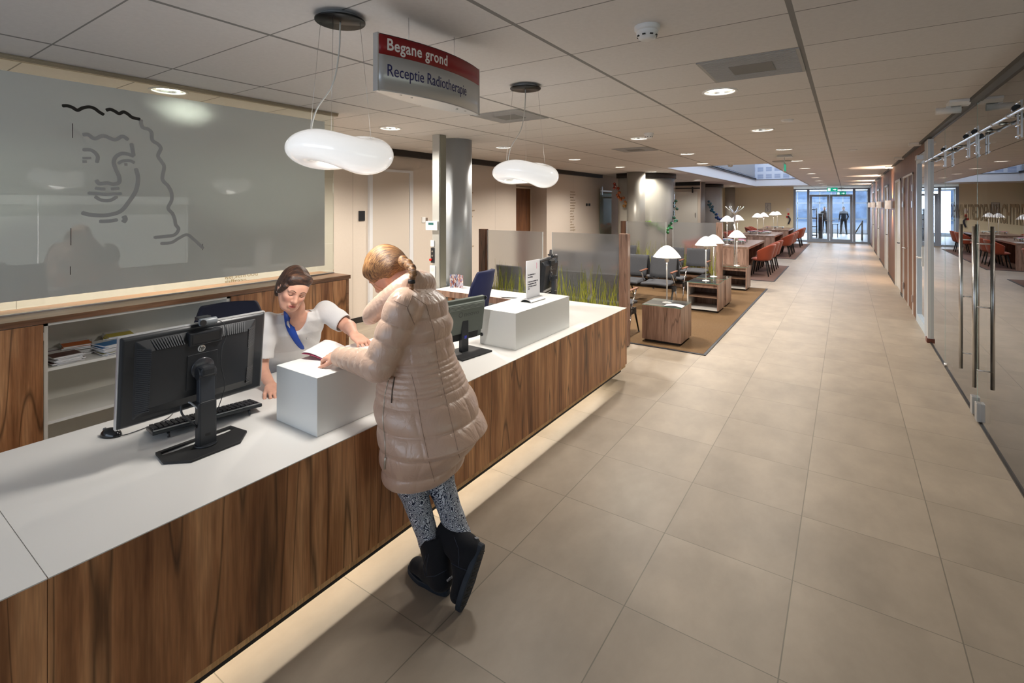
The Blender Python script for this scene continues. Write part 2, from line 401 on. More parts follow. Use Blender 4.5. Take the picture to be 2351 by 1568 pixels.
# room behind the right glass
struct(MB().box(GR + .2, X1, 8.9, 9.0, 0, HC).box(X1 - .1, X1, Y0, 8.9, 0, HC).build('wall_side', mat('side room wall', (.60,.57,.50), .7)))
struct(boxo('baseboard_side', mat('brown skirting', (.22,.11,.045), .5), GR + .2, X1 - .1, 8.885, 8.9, 0, .09))
# outer walls past the end doors and behind the back room
struct(MB().box(-3.4, -3.3, YE + .12, 37.5, 0, HC).build('wall_corridor', CREAM2))
struct(MB().box(GR + .2, GR + .3, YE + .12, 37.5, 0, HC).build('wall_far', mat('far wall', (.45,.42,.38), .5)))
struct(MB().box(X0 - .1, X0, Y0, YE, 0, 3.2).build('wall_outer', WHITE))
# behind the camera: wall with a window band that lets daylight in
struct(MB().box(X0, X1, Y0 - .15, Y0, 0, .9).box(X0, X1, Y0 - .15, Y0, 2.45, 3.2).box(X0, -6.0, Y0 - .15, Y0, .9, 2.45).box(.6, X1, Y0 - .15, Y0, .9, 2.45).build('wall_front', CREAM))
wf = struct(MB().box(-6.0, -5.94, Y0 - .12, Y0 - .03, .9, 2.45).box(.54, .6, Y0 - .12, Y0 - .03, .9, 2.45).box(-6, .6, Y0 - .12, Y0 - .03, .9, .96).box(-6, .6, Y0 - .12, Y0 - .03, 2.39, 2.45).box(-2.72, -2.66, Y0 - .12, Y0 - .03, .96, 2.39).build('window_1', WMET))

# ---------------------------------------------------------------- skylight lantern
sk = MB(); z0, z1 = HC, 3.95; t = .04
for a in ((SKX0 - t, SKX0, SKY0 - t, SKY1 + t), (SKX1, SKX1 + t, SKY0 - t, SKY1 + t), (SKX0, SKX1, SKY0 - t, SKY0), (SKX0, SKX1, SKY1, SKY1 + t)):
    sk.box(*a, HC + .001, HC + .30)
SKW = mat('lantern white', (.80,.82,.85), .5)
curb = struct(sk.build('trim_4', SKW))
sk = MB()
for a in ((SKX0 - t, SKX0, SKY0 - t, SKY1 + t), (SKX1, SKX1 + t, SKY0 - t, SKY1 + t), (SKX0, SKX1, SKY1, SKY1 + t)):
    sk.box(*a, HC + .30, z1)
def facade_mat():
    m, n, out = nt('facade panels'); L = n.links.new
    b = N(n, 'ShaderNodeBsdfPrincipled'); L(b.outputs[0], out.inputs[0]); b.inputs['Roughness'].default_value = .5
    tc = N(n, 'ShaderNodeTexCoord'); sp = N(n, 'ShaderNodeSeparateXYZ'); L(tc.outputs['Object'], sp.inputs[0])
    ad = N(n, 'ShaderNodeMath', operation='ADD'); L(sp.outputs[0], ad.inputs[0]); L(sp.outputs[1], ad.inputs[1])
    def band(s, per, off, frac):
        x = N(n, 'ShaderNodeMath', operation='SUBTRACT'); L(s, x.inputs[0]); x.inputs[1].default_value = off
        x2 = N(n, 'ShaderNodeMath', operation='DIVIDE'); L(x.outputs[0], x2.inputs[0]); x2.inputs[1].default_value = per
        x3 = N(n, 'ShaderNodeMath', operation='FRACT'); L(x2.outputs[0], x3.inputs[0])
        x4 = N(n, 'ShaderNodeMath', operation='LESS_THAN'); L(x3.outputs[0], x4.inputs[0]); x4.inputs[1].default_value = frac; return x4.outputs[0]
    bx = band(ad.outputs[0], .36, 0, .68); bz = band(sp.outputs[2], .34, 3.06, .6); bl = band(sp.outputs[2], .05, 0, .7)
    m1 = N(n, 'ShaderNodeMath', operation='MULTIPLY'); L(bx, m1.inputs[0]); L(bz, m1.inputs[1])
    m2 = N(n, 'ShaderNodeMath', operation='MULTIPLY'); L(m1.outputs[0], m2.inputs[0]); L(bl, m2.inputs[1])
    mx = N(n, 'ShaderNodeMix', data_type='RGBA'); L(m2.outputs[0], mx.inputs[0]); mx.inputs[6].default_value = (.68,.74,.84,1); mx.inputs[7].default_value = (.30,.38,.55,1)
    L(mx.outputs[2], b.inputs['Base Color']); return m
struct(sk.build('trim_5', facade_mat()))
rail = MB()
for k in range(2): rail.box(SKX0, SKX0 + .05, SKY0, SKY1, HC + .30 + .05*k, HC + .325 + .05*k)
rail.box(SKX0, SKX1, SKY1 - .02, SKY1, HC + .30, HC + .32)
struct(rail.build('trim_6', DARK))
# roof of the lantern: glass with dark blue louvre at the near half
sg = MB().box(SKX0, SKX1, SKY0, SKY1, z1, z1 + .02)
struct(sg.build('window_2', glass('roof glass', (.8,.87,1.0), spec=1)))
bl = MB()
for k in range(46): bl.box(SKX0 + .002, SKX0 + .02, SKY0 + .2, SKY1 - .25, HC + .42 + .018*k, HC + .432 + .018*k)
tag(bl.build('louvre_blind', mat('grey louvre', (.42,.43,.45), .5)), 'long grey louvre blind along the left side of the skylight opening', 'blind')

# ---------------------------------------------------------------- wall openings: doors
# cream door in the left wall
d = struct(boxo('door_1', mat('cream door', (.61,.54,.47), .5), WL + .002, WL + .03, 5.16, 5.95, 0, 2.33))
MB().box(WL, WL + .045, 5.95, 6.03, 0, 2.37).box(WL, WL + .045, 5.10, 5.16, 0, 2.37).box(WL, WL + .045, 5.16, 5.95, 2.33, 2.37).build('door_frame', mat('pale frame', (.70,.70,.72), .4), d)
MB().cyl((WL + .03, 5.2, 1.03), (WL + .08, 5.2, 1.03), .009).cyl((WL + .08, 5.2, 1.03), (WL + .08, 5.33, 1.03), .009).build('door_handle', BLACK, d)
# red brown toilet door at the back of the recess
d = struct(boxo('door_2', WALR, WL - .498, WL - .46, RY0 + .03, RY1 - .03, 0, 2.2))
MB().box(WL - .5, WL - .455, RY0, RY0 + .03, 0, 2.23).box(WL - .5, WL - .455, RY1 - .03, RY1, 0, 2.23).box(WL - .5, WL - .455, RY0, RY1, 2.2, 2.24).build('door_frame', CREAM, d)
MB().cyl((WL - .46, RY0 + .13, 1.02), (WL - .40, RY0 + .13, 1.02), .01).cyl((WL - .40, RY0 + .13, 1.02), (WL - .40, RY0 + .3, 1.02), .01).build('door_handle', mat('brass', (.6,.42,.16), .3, 1), d)
MB().cyl((WL - .459, 9.9, 1.62), (WL - .455, 9.9, 1.62), .022).box(WL - .459, WL - .455, 9.88, 9.92, 1.40, 1.585).build('toilet_symbol', WMET, d)
# doors of the right wall
dn = 3
VW = mat('white door leaf', (.72,.70,.66), .35)
for a, b_, k in DR:
    if k == 'pair':
        c = (a + b_) / 2
        d = struct(MB().box(GR + .01, GR + .05, a + .03, c - .01, .01, 2.3).box(GR + .01, GR + .05, c + .01, b_ - .03, .01, 2.3).build('door_%d' % dn, WALR))
        MB().box(GR - .012, GR + .06, a, a + .03, 0, 2.33).box(GR - .012, GR + .06, b_ - .03, b_, 0, 2.33).box(GR - .012, GR + .06, a, b_, 2.3, 2.33).box(GR - .005, GR + .05, c - .014, c + .014, 0, 2.3).build('door_frame', WMET, d)
        for yy in (a + .03, b_ - .03):
            for z in (.2, 1.75, 2.02): MB().box(GR - .02, GR, yy - .035, yy + .035, z, z + .11).build('hinge', STEEL, d)
        MB().cyl((GR, c + .06, 1.02), (GR - .06, c + .06, 1.02), .01).cyl((GR - .06, c + .06, 1.02), (GR - .06, c + .2, 1.02), .01).build('door_handle', STEEL, d)
    else:
        d = struct(boxo('door_%d' % dn, VW, GR + .02, GR + .06, a + .04, b_ - .04, .005, 2.28))
        MB().box(GR - .014, GR + .1, a, a + .04, 0, 2.33).box(GR - .014, GR + .1, b_ - .04, b_, 0, 2.33).box(GR - .014, GR + .1, a, b_, 2.28, 2.33).build('door_frame', VW, d)
        MB().cyl((GR + .02, a + .12, 1.02), (GR - .04, a + .12, 1.02), .01).cyl((GR - .04, a + .12, 1.02), (GR - .04, a + .25, 1.02), .01).build('door_handle', BLACK, d)
    dn += 1
# glazed steel door beside the glass wall
BLUEF = mat('blue grey steel frame', (.30,.36,.46), .4, .2)
d = struct(MB().box(GR - .01, GR + .06, 8.80, 8.92, 0, 2.54).box(GR - .01, GR + .06, 9.78, 9.90, 0, 2.54).box(GR - .01, GR + .06, 8.92, 9.78, 2.42, 2.54).box(GR - .01, GR + .06, 8.92, 9.78, 0, .12).build('door_%d' % dn, mat('pale blue steel', (.50,.58,.66), .35, .2)))
MB().box(GR + .02, GR + .035, 8.92, 9.78, .12, 2.42).build('door_glass', glass('pale door glass', (.75,.85,.9), spec=1.5, film=(.6,.7,.78), filmamt=.45), d)
MB().box(GR - .08, GR - .01, 9.05, 9.25, 2.44, 2.5).box(GR - .05, GR - .03, 9.2, 9.6, 2.47, 2.49).build('door_closer', ALU, d)
MB().cyl((GR - .01, 8.99, 1.05), (GR - .07, 8.99, 1.05), .012).cyl((GR - .07, 8.99, 1.05), (GR - .07, 9.13, 1.05), .012).box(GR - .03, GR - .01, 8.96, 9.02, .93, 1.2).build('door_handle', WMET, d)
MB().box(GR - .01, GR + .08, 9.9, 9.95, 0, 2.56).build('door_frame', BLACKM, d)
dn += 1
# end screen: side panes and two glazed leaves in blue grey steel
us = [1822, 1853, 1905, 1958, 1993]
xsn = [xAt(u, YE) for u in us]
zt = 2.60
b = MB().box(xsn[0], GR, YE - .028, YE + .048, zt - .06, zt - .001).box(xsn[0], GR, YE - .028, YE + .048, 0.001, .07)
for x in (xsn[0], xsn[1], xsn[3], GR - .09): b.box(x, x + .10, YE - .03, YE + .05, 0, zt)
d = struct(b.build('window_3', BLUEF))
for q in range(2):
    xa_, xb_ = (xsn[1] + .1, xsn[2]) if q == 0 else (xsn[2], xsn[3])
    l = struct(MB().box(xa_ + .005, xa_ + .11, YE - .02, YE + .03, .07, 2.3).box(xb_ - .11, xb_ - .005, YE - .02, YE + .03, .07, 2.3).box(xa_ + .006, xb_ - .006, YE - .018, YE + .028, 2.2, 2.299).box(xa_ + .006, xb_ - .006, YE - .018, YE + .028, .072, .16).build('door_%d' % dn, BLUEF)); dn += 1
    MB().box(xa_ + .1, xb_ - .1, YE, YE + .012, .16, 2.2).build('door_glass', GLASSB, l)
    MB().cyl((xb_ - .06 if q == 0 else xa_ + .06, YE - .02, 1.05), (xb_ - .06 if q == 0 else xa_ + .06, YE - .08, 1.05), .012).cyl((xb_ - .06 if q == 0 else xa_ + .06, YE - .08, 1.05), (xb_ - .2 if q == 0 else xa_ + .2, YE - .08, 1.05), .012).build('door_handle', STEEL, l)
struct(MB().box(xsn[0] + .1, xsn[1], YE, YE + .012, .07, zt - .06).box(xsn[3] + .1, GR - .09, YE, YE + .012, .07, zt - .06).box(xsn[1] + .1, xsn[3], YE, YE + .012, 2.34, zt - .06).build('window_4', GLASSB))
# window wall at the very end of the far hall
b = MB()
for k in range(8): x = -3.3 + k * .62; b.box(x, x + .05, 37.4, 37.5, 0, HC)
for z in (.0, .9, 1.9, 2.65): b.box(-3.3, 1.1, 37.4, 37.5, z, z + .05)
struct(b.build('window_5', mat('white window bars', (.6,.65,.7), .5)))

# ---------------------------------------------------------------- left glass partition with frosted film
gp = wempty('glass_partition', (-4.2, 0, 1.12), 'frosted glass partition with a line drawing of a curly-haired face behind the counter', 'glass partition')
GX = -4.2
boxo('glass_pane', GLASS, GX - .006, GX + .006, Y0 + .2, 3.06, 1.125, HC - .03, gp)
boxo('frosted_film', glass('frosted film', (.8,.86,.84), spec=1.3, film=(.93,.96,.93), filmamt=.95), GX + .0065, GX + .0075, Y0 + .2, 2.955, 1.205, 2.60, gp)
MB().box(GX - .02, GX + .02, Y0 + .2, 3.10, HC - .03, HC - .001).box(GX + .02, GX + .028, Y0 + .2, 3.10, HC - .012, HC - .001).build('head_rail', mat('bronze rail', (.42,.38,.30), .3, 1), gp)
def ribbon(pts, w, name, m, par, closed_r=True):
    P_ = [Px(100 + .2551*u, 220 + .2551*v, GX + .0082) for u, v in pts]
    P_ = spline(P_, 7) if len(P_) > 2 else P_
    vs = []; n_ = len(P_)
    for i, p in enumerate(P_):
        t = (P_[min(i+1, n_-1)] - P_[max(i-1, 0)]).normalized(); nn = Vector((0, -t.z, t.y)); k = 1 if 0 < i < n_-1 else .6
        vs += [p + nn*w*k/2, p - nn*w*k/2]
    o_ = MB().add(vs, [(2*i, 2*i+1, 2*i+3, 2*i+2) for i in range(n_-1)]).build(name, m, par)
    s_ = o_.modifiers.new('t', 'SOLIDIFY'); s_.thickness = .0006; return o_
LN = mat('portrait line grey', (.36,.365,.37), .3); LND = mat('portrait line dark', (.012,.011,.010), .3)
for pts, w_, m_ in (
    ([(165,90),(215,90),(260,105),(305,130),(350,110),(410,100),(460,115),(500,145),(545,172)], .021, LND),
    ([(560,130),(600,122),(640,138),(680,160),(720,145),(760,165),(800,195),(872,212)], .022, LND),
    ([(876,212),(878,250),(895,285),(940,300),(970,330),(980,400),(1030,435),(1055,475),(1030,540),(1060,590),(1085,640),(1070,750),(1120,810),(1150,870),(1152,940),(1122,1010),(1160,1060),(1180,1110),(1190,1160),(1215,1200),(1180,1250),(1100,1265),(990,1275)], .024, LN),
    ([(350,350),(400,350),(460,385),(540,360),(640,395),(710,365),(765,398)], .024, LN),
    ([(790,425),(800,480),(812,545)], .024, LN),
    ([(815,545),(760,525),(700,520),(650,550),(632,600),(650,660),(680,730),(678,780),(630,795),(570,785),(500,790),(475,755)], .024, LN),
    ([(670,612),(710,587),(780,585),(820,605)], .020, LN), ([(728,618),(756,618)], .03, LN),
    ([(350,485),(430,490),(485,540),(480,605)], .022, LN), ([(350,560),(430,560)], .026, LN), ([(350,592),(390,592)], .03, LN),
    ([(462,830),(510,836),(556,840)], .021, LN), ([(605,838),(645,836),(682,832)], .020, LN), ([(396,875),(480,880),(560,886),(640,882),(705,880)], .021, LN),
    ([(460,905),(520,938),(600,940),(665,905)], .022, LN),
    ([(830,650),(850,740),(832,850),(770,950),(690,1040),(560,1075),(420,1070),(340,1050)], .026, LN),
    ([(500,1130),(580,1128),(670,1115)], .024, LN), ([(720,1080),(735,1110),(715,1140)], .03, LN),
    ([(1050,1330),(1150,1320),(1220,1280),(1290,1250),(1350,1290),(1440,1375)], .022, LN)):
    ribbon(pts, w_, 'portrait_line', m_, gp)
for (u, v0, v1) in ((260, 248, 378), (246, 1190, 1345), (242, 1535, 1610), (1432, 1333, 1388)):
    ribbon([(u, v0), (u, v1)], .006, 'film_gap', LND, gp)
boxo('base_rail', ALU, GX - .012, GX + .012, Y0 + .2, 3.06, 1.121, 1.128, gp)
# daylight entering by the window band behind the camera and by the skylight
def area(name, loc, rot, sx, sy, e, col):
    l = bpy.data.lights.new(name, 'AREA'); l.shape = 'RECTANGLE'; l.size = sx; l.size_y = sy; l.energy = e; l.color = col
    o = bpy.data.objects.new(name, l); COL.objects.link(o); o.location = loc; o.rotation_euler = rot; return o
area('window_daylight', (-2.7, Y0 + .02, 1.68), (PI/2, 0, 0), 6.4, 1.45, E_W, (.93, .96, 1))
area('side_room_fill', (X1 - .16, 2.2, 1.15), (0, PI/2, 0), 1.7, 7.5, E_R, (1, .97, .93))  # fill added from the right to brighten the counter front
area('skylight_daylight', ((SKX0+SKX1)/2, (SKY0+SKY1)/2, 3.9), (0, 0, 0), SKX1-SKX0-.1, SKY1-SKY0-.2, E_SK, (.85, .92, 1))
area('hall_daylight', (-1.1, 37.3, 1.4), (-PI/2, 0, 0), 4, 2.4, 200, (.80, .9, 1))

struct(MB().box(X1 - .14, X1 - .1, -1.6, -1.5, .25, 2.05).box(X1 - .14, X1 - .1, 5.9, 6.0, .25, 2.05).box(X1 - .14, X1 - .1, -1.6, 6, .22, .30).box(X1 - .14, X1 - .1, -1.6, 6, 2.0, 2.08).build('added_window_frame', WMET))  # unseen frame made up to go round the added side fill

# ================================================================ lamps and ceiling fittings
EMW = mat('lamp glow warm', (1,.93,.82), em=9)
REFL = mat('reflector', (.85,.83,.78), .18, 1)
RIM = mat('downlight rim', (.78,.77,.75), .4)
def downlight_proto():
    r = empty('downlight', (0, 0, 0), 'x', 'ceiling light')
    MB().lathe([(.134, 0), (.134, -.006), (.128, -.009), (LR - .004, -.006), (LR - .006, .004)]).build('trim_ring', RIM, r)
    MB().lathe([(LR - .003, .0), (LR - .012, .05), (.095, .10), (.085, .115)]).build('reflector', REFL, r)
    MB().lathe([(.0, .026), (.06, .025), (.098, .022)]).build('diffuser', EMW, r)
    return r
dl = downlight_proto()
def spot(x, y, z, e, size=2.6, blend=.5, col=(1,.925,.82), rad=.07, parent=None, name='spot'):
    l = bpy.data.lights.new(name, 'SPOT'); l.energy = e; l.spot_size = size; l.spot_blend = blend; l.color = col; l.shadow_soft_size = rad
    o = bpy.data.objects.new(name, l); COL.objects.link(o); o.location = (x, y, z)
    if parent: o.location = (0, 0, z); o.parent = parent
    return o
ORD = ['first', 'second', 'third', 'fourth', 'fifth', 'sixth', 'seventh', 'eighth', 'ninth', 'tenth', 'eleventh', 'twelfth']
def row(lst, text_, grp, e):
    for i, (x, y) in enumerate(lst):
        o = place(dl, (x, y, HC), 0, 'round recessed downlight, %s from the camera %s' % (ORD[i], text_), grp)
        en = e[i] if hasattr(e, '__len__') else e
        SPOTS.append((o, en))
SPOTS = []
row(ROWC, 'in the row over the corridor floor', 'downlights over the corridor', [E_C0, E_C0 * 1.6] + [E_CC] * 8)
row(ROWM, 'in the short row over the waiting area', 'downlights over the waiting area', E_C)
row(ROWL, 'in the row along the left columns', 'downlights along the columns', [E_L0, E_L0*1.1] + [E_C] * 3 + [E_C*.45, E_C*.4, E_C])
row(ROWB, 'in the added pair brightening the frosted film', 'added downlights behind the frosted glass', 95)
for o, en in SPOTS: spot(0, 0, .012, en, parent=o, name='lamp')

# ---- pendants
PEND = mat('opal white glass', (.86,.87,.88), .08, em=.40, emc=(1,.97,.93), coat=1)
PENDI = mat('glowing inside', (1,1,1), .5, em=2.6, emc=(1,.96,.9))
def pendant(loc, zl, label):
    r = wempty('pendant_lamp', loc, label, 'pendant lamp', 'sculpted white glass pendants over the counter')
    x, y, z = loc
    MB().lathe([(0, -.03), (.115, -.03), (.117, -.027), (.117, -.022)], loc, 40).build('canopy', mat('black mirror', (.004,.004,.004), .3, spec=.25), r)
    MB().lathe([(.09, -.022), (.093, -.012), (.088, 0)], loc, 40).build('canopy_rim', mat('canopy grey', (.30,.31,.32), .4, .6), r)
    vd = Vector((math.cos(TH), math.sin(TH), 0)); fd = Vector((math.sin(TH), -math.cos(TH), 0))   # lamp's own two axes
    A = .021; R0, ra, rb = .148, .105, .078
    def f(u, v):
        a = 2*PI*u; b = 2*PI*v
        k = R0 + ra * math.cos(b)
        h = rb * math.sin(b) * (1 + .10*math.cos(a)) - A * math.sin(2*a + .5) * .8 - .012*math.cos(a)
        d = vd * math.cos(a) * k * 1.0 + fd * math.sin(a) * k * .82
        return Vector((x, y, zl + h)) + d
    g = MB().grid(f, 72, 32, cu=True, cv=True)
    # quads near the hole glow brighter: they wrap the lamp itself
    for i in range(72):
        for j in range(32):
            b = 2*PI*(j + .5)/32
            if math.cos(b) < -.55: g.m[i*32 + j] = 1
    g.build('glass_shade', [PEND, PENDI], r)
    pts = []
    for a in (PI*1.0, PI*.5, 0.0):
        k = .10; top = Vector((x, y, z - .03)) + (vd*math.cos(a) + fd*math.sin(a)) * .095
        bot = f(a / (2*PI), .25)
        MB().cyl(top, bot, .0008, n=6).build('suspension_wire', STEEL, r)
    p0 = Vector((x, y, z - .03)); q = f(.47, .27)
    c = spline([Vector((p0.x + (q.x-p0.x)*o_, p0.y + (q.y-p0.y)*o_, p0.z + (q.z-p0.z)*z_)) for z_, o_ in ((0, 0), (.28, .05), (.55, .26), (.76, .78), (.9, .96), (1, 1))], 8)
    MB().tube(c, .0036, 8).build('power_cord', mat('clear cord', (.62,.61,.57), .3), r)
    l = bpy.data.lights.new('bulb', 'SPOT'); l.energy = E_P; l.color = (1,.95,.88); l.shadow_soft_size = .12; l.spot_size = 2.8; l.spot_blend = .6
    o = bpy.data.objects.new('bulb', l); COL.objects.link(o); attach(o, r); o.location = (x, y, zl - .09)
    return r
pendant((-2.02, 1.51, HC), 2.045, 'larger-looking white glass pendant lamp hanging nearest the camera over the counter')
pendant((-2.02, 3.17, HC), 2.03, 'white glass pendant lamp hanging farther off over the far end of the counter')

# ---- small ceiling things
def smoke(x, y, s, label):
    r = empty('smoke_detector', (x, y, HC), label, 'smoke detector')
    MB().lathe([(0, -.022*s), (.05*s, -.022*s), (.055*s, -.016*s), (.055*s, 0)]).build('base', WMET, r)
    MB().lathe([(0, -.062*s), (.02*s, -.062*s), (.036*s, -.056*s), (.040*s, -.045*s), (.046*s, -.040*s), (.047*s, -.022*s)]).build('sensor_head', WMET, r)
    b = MB()
    for k in range(8):
        a = 2*PI*k/8; M = Matrix.Rotation(a, 4, 'Z'); b.box(.036*s, .0442*s, -.007*s, .007*s, -.047*s, -.041*s, M=M)
    b.build('vent_slots', BLACKM, r)
    return r
smoke(-.84, 2.47, 1.15, 'round white smoke detector on the dark ceiling nearest the camera')
smoke(-2.07, 6.15, 1.1, 'round white smoke detector beside the downlight over the waiting area')
smoke(-2.12, 11.75, 1.1, 'round white smoke detector just before the skylight opening')
def button(x, y, label):
    o = MB().lathe([(0, -.02), (.05, -.018), (.06, -.006), (.062, 0)], (0, 0, 0)).build('ceiling_sensor', WMET, loc=(x, y, HC)); tag(o, label, 'sensor', 'small round ceiling sensors')
button(-.52, 6.01, 'small flat white disc sensor on the ceiling between the two nearest corridor downlights')
button(.09, 9.81, 'small flat white disc sensor on the ceiling near the right wall')
# air grilles set in the ceiling
def grille(x0, x1, y0, y1, label):
    r = wempty('air_grille', ((x0+x1)/2, (y0+y1)/2, HC), label, 'air vent')
    boxo('grille_plate', mat('grille plate', (.36,.355,.345), .6), x0, x1, y0, y1, HC - .006, HC - .0005, r)
    b = MB(); n = 26
    for k in range(n): y = y0 + .02 + (y1 - y0 - .04) * k / (n - 1); b.box(x0 + .02, x1 - .02, y - .003, y + .003, HC - .009, HC - .006)
    b.build('slats', mat('grille slat', (.46,.45,.44), .5), r)
    boxo('centre_mesh', mat('grille centre', (.20,.20,.20), .7), x0 + (x1-x0)*.28, x1 - (x1-x0)*.28, y0 + (y1-y0)*.3, y1 - (y1-y0)*.3, HC - .0105, HC - .009, r)
grille(-.80, -.225, 3.29, 3.88, 'square slatted ceiling air vent before the nearest corridor downlight')
grille(-3.15, -2.57, 3.90, 4.48, 'square ceiling air vent behind the hanging sign')
grille(-3.15, -2.57, 7.53, 8.12, 'square ceiling air vent over the waiting benches, farther than the sign')
o = MB().lathe([(0, -.02), (.16, -.018), (.18, -.004), (.18, 0)]).build('round_vent', mat('grey disc vent', (.35,.35,.34), .5), loc=(-1.1, 11.55, HC)); tag(o, 'round grey disc vent on the ceiling at the corner of the skylight', 'air vent')
# exit signs
def exit_sign(x, y, z, w, h, face, label, hang=True):
    r = wempty('exit_sign', (x, y, HC), label, 'exit sign', 'hanging emergency exit signs')
    if hang:
        MB().box(x - .11, x + .11, y - .06, y + .06, HC - .03, HC - .001).box(x - .13, x + .13, y - .08, y + .08, HC - .045, HC - .03).build('ceiling_box', WMET, r, .004)
    MB().cyl((x, y, HC - .045), (x, y, z + h/2), .008).build('stem', WMET, r)
    G = mat('exit green', (.0,.36,.22), .4, em=.6)
    if face == 'y':
        boxo('sign_board', G, x - w/2, x + w/2, y - .01, y + .01, z - h/2, z + h/2, r)
        b = MB(); yy = y - .012
        b.box(x - w*.42, x - w*.18, yy, y - .01, z - h*.33, z + h*.33); b.prism([(x + w*.05, z - h*.08), (x + w*.05, z + h*.08), (x + w*.22, z + h*.08), (x + w*.22, z + h*.25), (x + w*.4, z), (x + w*.22, z - h*.25), (x + w*.22, z - h*.08)], 1, yy, y - .01)
        b.build('running_figure_symbol', mat('sign white', (.9,.95,.92), .4, em=.8), r)
    else:
        boxo('sign_board', mat('sign edge', (.72,.76,.74), .4), x - .01, x + .01, y - w/2, y + w/2, z - h/2, z + h/2, r)
        b = MB()
        for s in (-1, 1): b.box(x + s*.0102, x + s*.0115, y - w*.42, y + w*.42, z - h*.36, z + h*.36)
        b.build('running_figure_symbol', G, r)
exit_sign(-.93, 10.2, 2.47, .38, .17, 'x', 'exit sign hanging edge-on from the ceiling before the skylight')
exit_sign((xsn[1] + xsn[3]) / 2 + .12, YE - .25, 2.53, .42, .18, 'y', 'green exit sign hanging before the end doors', False)
exit_sign((xsn[1] + xsn[3]) / 2 + .45, YE + 3.2, 2.42, .42, .18, 'y', 'green exit sign seen through the end doors')

# ---- hanging name sign (lens-shaped, both faces bowed)
SX = -1.762; SY0, SY1, SZ0, SZ1 = 1.51, 2.245, 2.315, 2.565; BOW = .062
sg = wempty('hanging_sign', (SX, (SY0+SY1)/2, SZ0), 'bowed red and silver reception name sign hanging over the counter', 'sign')
def bowx(y, s=1, off=0): t = (y - SY0) / (SY1 - SY0) * 2 - 1; return SX + s * (.014 + BOW * (1 - t*t)) + off
def bowed(name, m, za, zb, s, th):
    n = 24; b = MB()
    def f(u, v): y = SY0 + (SY1 - SY0)*u; return Vector((bowx(y, s, s*th*(v > .5 and 0 or 0)), y, za + (zb - za)*v))
    b.grid(f, n, 1); o = b.build(name, m, sg); k = o.modifiers.new('t', 'SOLIDIFY'); k.thickness = .003; k.offset = 0; return o
zr = SZ0 + (SZ1 - SZ0) * .64
SILV = mat('silver sign face', (.52,.53,.53), .35, .35); REDS = mat('sign red', (.24,.008,.010), .4)
for s in (1, -1):
    bowed('lower_panel', SILV, SZ0, zr, s, 0); bowed('red_panel', REDS, zr + .001, SZ1, s, 0)
n = 24; lens = [(bowx(SY0 + (SY1-SY0)*k/n, 1), SY0 + (SY1-SY0)*k/n) for k in range(n+1)] + [(bowx(SY1 - (SY1-SY0)*k/n, -1), SY1 - (SY1-SY0)*k/n) for k in range(n+1)]
MB().prism(lens, 2, SZ0 - .006, SZ0 + .002).build('bottom_cover', ALU, sg)
MB().prism(lens, 2, SZ1 - .002, SZ1 + .004).build('top_cover', BLACK, sg)
for y in (SY0, SY1): MB().box(SX - .0155, SX + .0155, y - .006, y + .006, SZ0 - .008, SZ1 + .006).build('end_profile', ALU, sg)
b = MB()
for y in (SY0 + .13, SY0 + .2, SY1 - .2, SY1 - .13): b.cyl((SX + .02, y, SZ0 - .009), (SX + .02, y, SZ0 - .006), .006, n=10)
b.build('screws', STEEL, sg)
for y in (SY0 + .2, SY1 - .2): MB().cyl((SX, y, SZ1), (SX, y, HC), .0012, n=6).build('suspension_wire', STEEL, sg)
yT = yAt(899, SX + .06)
def signbend(z0):
    def f(p): y = yT + p.x; return Vector((bowx(y, 1, .0018 + p.z), y, z0 + p.y))
    return f
I4 = Matrix.Identity(4)
text('title_lettering', 'Begane grond', .076, I4, mat('sign letters pale', (.78,.76,.74), .4), sg, bold=.0012, bend=signbend(SZ1 - .066), fit=yAt(1028, SX + .08) - yT, spacing=1.08)
text('name_lettering', 'Receptie Radiotherapie', .078, I4, mat('sign letters navy', (.02,.02,.11), .4), sg, bend=signbend(SZ0 + .066), fit=yAt(1071, SX + .06) - yT, spacing=1.0)

# ---- wall sconces on the right wall
SH = mat('sconce shade', (.80,.76,.72), .5, em=.30, emc=(1,.86,.76))
def sconce(y, label):
    r = wempty('wall_sconce', (GR, y, 1.80), label, 'wall lamp', 'white cylinder wall lamps between the doors')
    MB().box(GR - .03, GR - .001, y - .03, y + .03, 1.72, 1.88).build('wall_plate', STEEL, r)
    MB().lathe([(.055, -.1), (.058, -.1), (.058, .1), (.055, .1), (.055, -.1)], (GR - .085, y, 1.80), 24).build('shade', SH, r)
    MB().lathe([(0, 0), (.054, 0)], (GR - .085, y, 1.80), 24).build('bulb_disc', EMW, r)
    for s in (0, 1):
        l = bpy.data.lights.new('bulb', 'SPOT'); l.energy = E_S; l.color = (1,.72,.5); l.shadow_soft_size = .03; l.spot_size = 2.0; l.spot_blend = .3
        o = bpy.data.objects.new('bulb', l); COL.objects.link(o); attach(o, r); o.location = (GR - .085, y, 1.80 + (.015 if s else -.015)); o.rotation_euler = (PI if s else 0, 0, 0)
for i, y in enumerate((14.8, 18.9, 22.6, 26.0)): sconce(y, 'white cylinder wall lamp glowing up and down, %s from the camera' % ORD[i])
